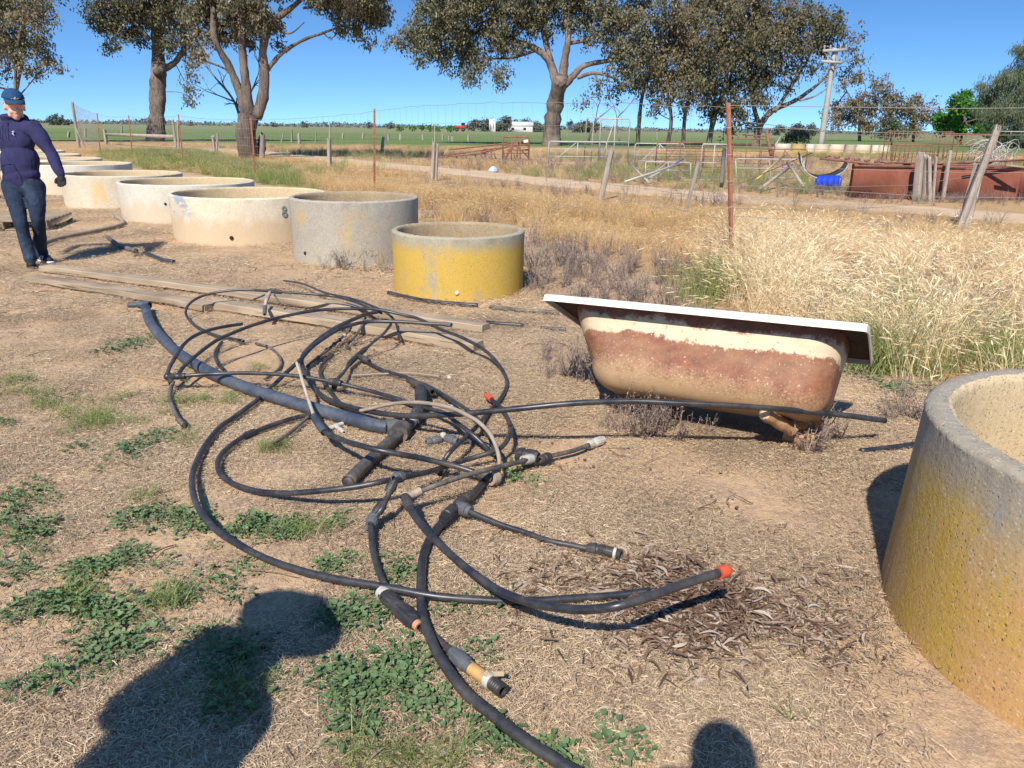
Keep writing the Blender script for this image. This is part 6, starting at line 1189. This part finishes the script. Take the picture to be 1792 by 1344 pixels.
def skin_obj(mb, name, mat, par, vox=.011, smooth=6, fold=0., fs=.12):
    o = mb.build(name, mat, par, smooth=True); m_ = o.modifiers.new('union', 'REMESH'); m_.mode = 'VOXEL'; m_.voxel_size = vox; m_.use_smooth_shade = True
    s = o.modifiers.new('soft', 'SMOOTH'); s.iterations = smooth; s.factor = .5
    if fold:
        t = bpy.data.textures.new(name + '_folds', 'CLOUDS'); t.noise_scale = fs; t.noise_depth = 3; d = o.modifiers.new('folds', 'DISPLACE'); d.texture = t; d.strength = fold; d.mid_level = .5; d.texture_coords = 'LOCAL'
    return o
def hand(mb, w, d, palm_n, side, s=1., curl=.5, pad=0.):
    """palm from wrist w along d; palm_n = direction the palm faces; side = +1/-1 thumb side"""
    d = nrm(d); pn = nrm(palm_n - d * (np.asarray(palm_n) @ d)); t = np.cross(d, pn) * side
    ball(mb, w + d * .045 * s, np.array([.042, .018, .05]) * s + pad, [t, pn, d]); limb(mb, [w - d * .01, w + d * .05 * s], [.026 * s + pad, .03 * s + pad])
    for k, (o, L) in enumerate(((.032, .072), (.011, .082), (-.011, .076), (-.031, .06))):
        b = w + d * .082 * s + t * o * s; q = [b - d * .02]; a = curl * .35; 
        for f_ in (.45, .32, .23): a += curl * .6; q.append(q[-1] + (d * math.cos(a) + pn * math.sin(a)) * L * f_ * s * 1.15)
        limb(mb, q, [.0095 * s + pad, .009 * s + pad, .008 * s + pad, .0065 * s + pad])
    b = w + d * .03 * s + t * .034 * s; limb(mb, [b, b + (t * .8 + d * .8 + pn * .4) * .028 * s, b + (t * .7 + d * 1.6 + pn * .9) * .034 * s], [.013 * s + pad, .0105 * s + pad, .008 * s + pad])
def person(root, J, face, up, label, cat='person', hat='cap', mats=None, glove=True, det=True):
    mh, mj, mc = mats or (M_HOOD, M_JEAN, M_CAP); gw = 1.13 if det else .95; e = empty('person', root, label, cat, None)
    f = nrm(face); u = nrm(np.asarray(up) - f * (np.asarray(up) @ f)); s = np.cross(f, u); hd = np.asarray(J['head']); hz_ = 1.14 if det else 1.0; s = s * hz_; f = f * hz_; u = u * hz_; A = [s, f, u]
    b = MB(); ball(b, hd + u * .02 - f * .012, (.078, .098, .1), A, 20); ball(b, hd - u * .045 + f * .022, (.058, .07, .07), A, 16); ball(b, hd - u * .092 + f * .058, (.03, .028, .024), A)      # cranium, face, chin
    ball(b, hd + f * .088 - u * .028, (.012, .026, .024), A); ball(b, hd + f * .074 - u * .005, (.009, .02, .03), A); ball(b, hd + f * .098 - u * .038, (.015, .012, .011), A)          # nose
    for k in (-1, 1):
        ball(b, hd + f * .066 + u * .018 + s * .03 * k, (.026, .02, .012), A); ball(b, hd + f * .058 - u * .04 + s * .036 * k, (.022, .026, .024), A)   # brow, cheek
        ball(b, hd - f * .0 - u * .02 + s * .079 * k, (.008, .018, .032), A)                      # ear
        ball(b, hd + f * .02 - u * .075 + s * .046 * k, (.018, .04, .024), A)                    # jaw
    ball(b, hd + f * .083 - u * .068, (.024, .01, .006), A); ball(b, hd + f * .082 - u * .077, (.02, .011, .006), A)
    limb(b, [hd - u * .07 - f * .02, J['neck']], [.055, .062])
    ch, pe = np.asarray(J['chest']), np.asarray(J['pelvis']); ax = nrm(np.asarray(J['shL']) - np.asarray(J['shR'])); tu = nrm(ch - pe); tf = np.cross(tu, ax); B = [ax, tf, tu]
    ball(b, ch, (.165, .1, .2), B, 18); ball(b, (ch + pe) / 2, (.15, .1, .17), B, 18); ball(b, pe, (.155, .1, .12), B, 18); limb(b, [J['neck'], ch + tu * .1], [.06, .09])
    for k in 'LR':
        limb(b, [ch + tu * .12, J['sh' + k]], [.07, .055]); limb(b, [J['sh' + k], J['el' + k], J['wr' + k]], [.052, .04, .027]); limb(b, [J['hip' + k], J['kn' + k], J['an' + k]], [.07, .045, .034])
        an_ = np.asarray(J['an' + k]); dt = nrm((np.asarray(J['toe' + k]) - an_) * [1, 1, 0]); limb(b, [an_, an_ * [1, 1, 0] + [0, 0, .05], an_ * [1, 1, 0] + dt * .12 + [0, 0, .035]], [.034, .03, .02])
    hn = {}
    for k in 'LR':
        w = np.asarray(J['wr' + k]); hdv = np.asarray(J.get('hand' + k, nrm(w - np.asarray(J['el' + k])))); hn[k] = (w, hdv, J.get('palm' + k, -tf), 1 if k == 'L' else -1); hand(b, *hn[k], s=.96)
    skin_obj(b, 'body', M_SKIN, e, .0085, 3)
    # clothes
    nf = 1
    h = MB(); ball(h, ch + tu * .02, (.205 * gw, .135, .2), B, 20); ball(h, (ch * .45 + pe * .55), (.2 * gw, .14 * gw, .22), B, 20); ball(h, pe + tu * .045, (.2 * gw, .14, .12), B, 20)
    for q, rr in ((pe + tu * .0, .125),): limb(h, [q - ax * .07, q + ax * .07], [rr, rr])
    limb(h, [J['neck'] - tu * .03, ch + tu * .1], [.09, .13]); nk = np.asarray(J['neck'])
    for a in np.linspace(0, 6.28, 15)[:-1]: ball(h, nk + ax * math.cos(a) * .082 + tf * math.sin(a) * .07 + tu * (.0 + .035 * (math.sin(a) < -.1)) , .034)
    bk = tf if tf @ f < 0 else -tf
    if det: ball(h, nk + bk * .10 - tu * .0, (.12, .07, .085), B)
    for k in 'LR':
        limb(h, [ch + tu * .13, J['sh' + k]], [.1, .083]); w = np.asarray(J['wr' + k]); el = np.asarray(J['el' + k]); limb(h, [J['sh' + k], (np.asarray(J['sh' + k]) + el) / 2, el, (el + w) / 2, w - nrm(w - el) * .01], [.082, .074, .064, .058, .046]); ball(h, w - nrm(w - el) * .045, .053)
    skin_obj(h, 'hoodie', mh, e, .011, 5, .04 if det else .01, .2)
    j = MB(); limb(j, [np.asarray(J['hipL']), np.asarray(J['hipR'])], [.115, .115]); ball(j, pe - tu * .02, (.17, .125, .12), B, 18)
    for k in 'LR': limb(j, [J['hip' + k], (np.asarray(J['hip' + k]) + np.asarray(J['kn' + k])) / 2, J['kn' + k], (np.asarray(J['an' + k]) + np.asarray(J['kn' + k])) / 2, np.asarray(J['an' + k]) + [0, 0, .02], np.asarray(J['an' + k]) * [1, 1, 0] + [0, 0, .085]], [.112, .094, .072, .066, .064, .068])
    skin_obj(j, 'jeans', mj, e, .011, 4, .03 if det else .01, .13)
    for k in 'LR':
        an, to = np.asarray(J['an' + k]), np.asarray(J['toe' + k]); d = nrm((to - an) * [1, 1, 0]); sd = np.array([-d[1], d[0], 0]); z = np.array([0, 0, 1.]); g = an * [1, 1, 0] + [0, 0, J.get('lift' + k, 0)]; hl = g - d * .06; C = [sd, d, z]
        sh = MB(); ball(sh, hl + d * .05 + z * .055, (.042, .065, .055), C); ball(sh, hl + d * .13 + z * .045, (.047, .09, .045), C); ball(sh, hl + d * .21 + z * .038, (.046, .06, .034), C); limb(sh, [hl + d * .05 + z * .05, hl + d * .06 + z * .1], [.042, .045]); o = skin_obj(sh, 'shoe', M_SHOE, e, .008, 3)
        so = MB(); ball(so, hl + d * .05 + z * .014, (.047, .068, .02), C); ball(so, hl + d * .13 + z * .014, (.05, .095, .02), C); ball(so, hl + d * .215 + z * .014, (.048, .064, .02), C); skin_obj(so, 'sole', M_SOLE if k == 'L' else M_SHOE, o, .008, 2)
        if det and k == 'L':
            for t in (.09, .12, .15): 
                st = MB(); bar(st, hl + d * t + z * .03 + sd * -.051, hl + d * (t + .02) + z * .08 + sd * -.036, .012, .006); bar(st, hl + d * t + z * .03 + sd * .051, hl + d * (t + .02) + z * .08 + sd * .036, .012, .006); st.build('shoe_stripe', M_SOLE, o, smooth=False)
        if glove: g_ = MB(); hand(g_, *hn[k], s=.96, pad=.004); skin_obj(g_, 'glove', M_GLOVE, e, .006, 2)
    if hat == 'cap':
        c = MB(); n = 22; th = np.linspace(0, 1.42, 9); v = []
        for t in th:
            for p_ in np.arange(n) * 2 * np.pi / n: v.append(hd + u * .052 - f * .012 + (s * math.cos(p_) * .093 + f * math.sin(p_) * .112) * math.sin(t) + u * .098 * math.cos(t) * 1.0)
        v = np.array(v); i0 = (np.arange(8)[:, None] * n + np.arange(n)[None]).ravel(); i1 = (np.arange(8)[:, None] * n + (np.arange(n)[None] + 1) % n).ravel(); c.add(v, np.stack([i0, i0 + n, i1 + n, i1], 1)); o = c.build('cap', mc, e)
        sld = o.modifiers.new('cloth', 'SOLIDIFY'); sld.thickness = .004
        br = MB(); m_ = 13; a_ = np.linspace(-1.15, 1.15, m_); rows = []
        for t in (0, .35, .7, 1.): rows.append([hd + u * (.074 - .005 - .014 * t - .018 * (abs(a) ** 2) * (0.3 + t)) + s * math.sin(a) * (.092 - .008 * t) + f * (math.cos(a) * .105 - .012 + t * .1 * math.cos(a * .85)) for a in a_])
        v = np.array(rows).reshape(-1, 3); i = (np.arange(3)[:, None] * m_ + np.arange(m_ - 1)[None]).ravel(); br.add(v, np.stack([i, i + 1, i + 1 + m_, i + m_], 1)); q = br.build('brim', mc, o); q.modifiers.new('b', 'SOLIDIFY').thickness = .005
        em = MB(); ec = hd + u * .075 + f * .092; ball(em, ec, (.020, .006, .009), A, 10); bar(em, ec + s * .012 + u * .004, ec + s * .034 - u * .002, .009, .005); bar(em, ec - s * .012 - u * .002, ec - s * .03 + u * .008, .008, .005); ball(em, ec + u * .011 - s * .002, (.008, .006, .008), A, 8); em.build('cap_emblem', M_GLV2, o)
        hr = MB(); ball(hr, hd + u * .0 - f * .025, (.083, .09, .07), A, 18); skin_obj(hr, 'hair', M_HAIR, e, .008, 2)
    elif hat == 'sun_hat':
        c = MB(); lathe(c, hd + u * .045 - f * .01, u, [(.0, .205), (.004, .21), (.008, .205), (.0, .1), (.02, .098), (.07, .088), (.1, .06), (.104, .001)], 28); c.build('sun_hat', mc, e)
    else:
        hr = MB(); ball(hr, hd + u * .035 - f * .02, (.085, .098, .095), A, 18); skin_obj(hr, 'hair', M_HAIR, e, .01, 2)
    return e, (hd, f, u, s, ch, pe, tf, tu, ax)
D0 = P(64, 461)[1]
J_ = lambda px, py, dd=0.: PD(px, py, D0 + dd)
Jm = dict(head=J_(25, 185, -.04), neck=J_(20, 211, .02), chest=J_(29, 246, .04), pelvis=J_(38, 316, .03), shL=J_(60, 224, -.04), shR=J_(-10, 234, .12), elL=J_(88, 266, -.1), wrL=J_(107, 307, -.2), elR=J_(-36, 276, .2), wrR=J_(-34, 312, -.05),
          hipL=J_(59, 326, .0), hipR=J_(23, 326, .04), knL=J_(67, 384, -.06), anL=J_(72, 437, .12), knR=J_(34, 384, -.14), anR=J_(52, 448, -.14), toeL=P(90, 455, .03) + [0.02, -.05, 0], toeR=P(62, 466, .03) + [.03, -.12, 0], handL=np.array([.12, -.25, -.95]), palmL=np.array([.3, -.9, -.1]))
for k in 'LR': Jm['an' + k][2] = max(Jm['an' + k][2], .09)
e, (hd, f_, u_, s_, ch, pe, tf, tu, ax) = person(P(62, 458), Jm, (.62, -.75, -.2), (.12, -.12, 1), 'man in navy hoodie, blue cap, jeans and black gloves walking by the beams')
# hoodie details: two cords, pocket seam, chest emblem
cf = ch + tf * .0; front = -tf if (tf @ np.array([0, -1, 0])) < 0 else tf
def onfront(a, b_, off=.152): return ch + ax * a + tu * b_ + front * off
hood = [c for c in e.children if c.name.startswith('hoodie')][0]
for a in (-.025, .03): tube(MB(), catmull([onfront(a, .17, .1), onfront(a * 1.2, .11, .150), onfront(a * 1.5, .03 - abs(a) * .6, .158)], 4), .0035, 6).build('hood_cord', m_plain('dark_cord', (.02, .018, .05), .8), hood)
mb = MB(); bar(mb, onfront(.105, .075, .135), onfront(.13, .078, .125), .008, .004); bar(mb, onfront(.11, .06, .138), onfront(.13, .03, .13), .007, .004); bar(mb, onfront(.12, .08, .132), onfront(.12, .05, .134), .006, .004); mb.build('chest_emblem', M_SOLE, hood, smooth=False)
pk = lambda a, b_: pe + ax * a + tu * b_ + front * .155
mb = MB(); 
for s0 in (((-.12, .02), (-.12, .09)), ((-.12, .09), (-.07, .17)), ((-.07, .17), (.07, .17)), ((.07, .17), (.12, .09)), ((.12, .09), (.12, .02))): tube(mb, [pk(*s0[0]), pk(*s0[1])], .004, 5)
mb.build('pocket_seam', m_plain('dark_seam', (.03, .026, .08), .9), hood)
# someone taking the picture, and a companion in a hat: both stand behind the view and throw the shadows in the foreground
def stand(x, y, yaw, hgt, label, hat, mats, holding=False, name=None):
    c, s = math.cos(yaw), math.sin(yaw); k = hgt / 1.78; T = lambda a, b_, z: np.array([x + (a * c - b_ * s) * k, y + (a * s + b_ * c) * k, z * k])
    J = dict(head=T(0, .02, 1.64), neck=T(0, 0, 1.48), chest=T(0, 0, 1.3), pelvis=T(0, 0, .98), shL=T(-.19, 0, 1.41), shR=T(.19, 0, 1.41), elL=T(-.23, -.02, 1.14), elR=T(.23, -.02, 1.14), wrL=T(-.14, .2, 1.02), wrR=T(.14, .2, 1.02), hipL=T(-.09, 0, .93), hipR=T(.09, 0, .93), knL=T(-.1, .02, .5), knR=T(.1, .02, .5), anL=T(-.11, 0, .09), anR=T(.11, 0, .09), toeL=T(-.13, .15, .03), toeR=T(.13, .15, .03), palmL=T(1, 0, 0) - T(0, 0, 0), palmR=T(-1, 0, 0) - T(0, 0, 0))
    if holding: J.update(elL=T(-.25, .05, 1.2), elR=T(.25, .05, 1.2), wrL=T(-.09, .13, 1.33), wrR=T(.09, .13, 1.33), handL=np.array([0, .1, 1.]), handR=np.array([0, .1, 1.]), palmL=np.array([1., 0, .1]), palmR=np.array([-1., 0, .1]))
    return person(T(0, 0, 0), J, (-s * .9, c * .9, -.3), (0, 0, 1), label, hat=hat, mats=mats, glove=False, det=False)
M_SH = m_cloth('khaki_shirt', (.3, .27, .2), (.25, .22, .16)); M_TR = m_cloth('dark_trousers', (.06, .06, .07), (.05, .05, .05)); M_HT = m_plain('straw_hat', (.5, .4, .25), .9)
stand(0.03, -.22, 0., 1.86, 'photographer in khaki shirt holding up a phone, behind the viewpoint', 'none_hat', (M_SH, M_TR, M_SH), True)
stand(-1.22, .36, -1.0, 1.80, 'companion in a straw sun hat standing left of the photographer', 'sun_hat', (M_SH, M_TR, M_HT))
pc = np.array([0, 0, CH]) - fw * .05; rbox(MB(), pc, RT, UP, fw, (.15, .075, .009), .003)
ph = rbox(MB(), pc, RT, UP, fw, (.15, .075, .009), .003).build('phone', M_DARK, None, loc=pc); tag(ph, 'dark phone held up by the photographer at the viewpoint', 'phone')
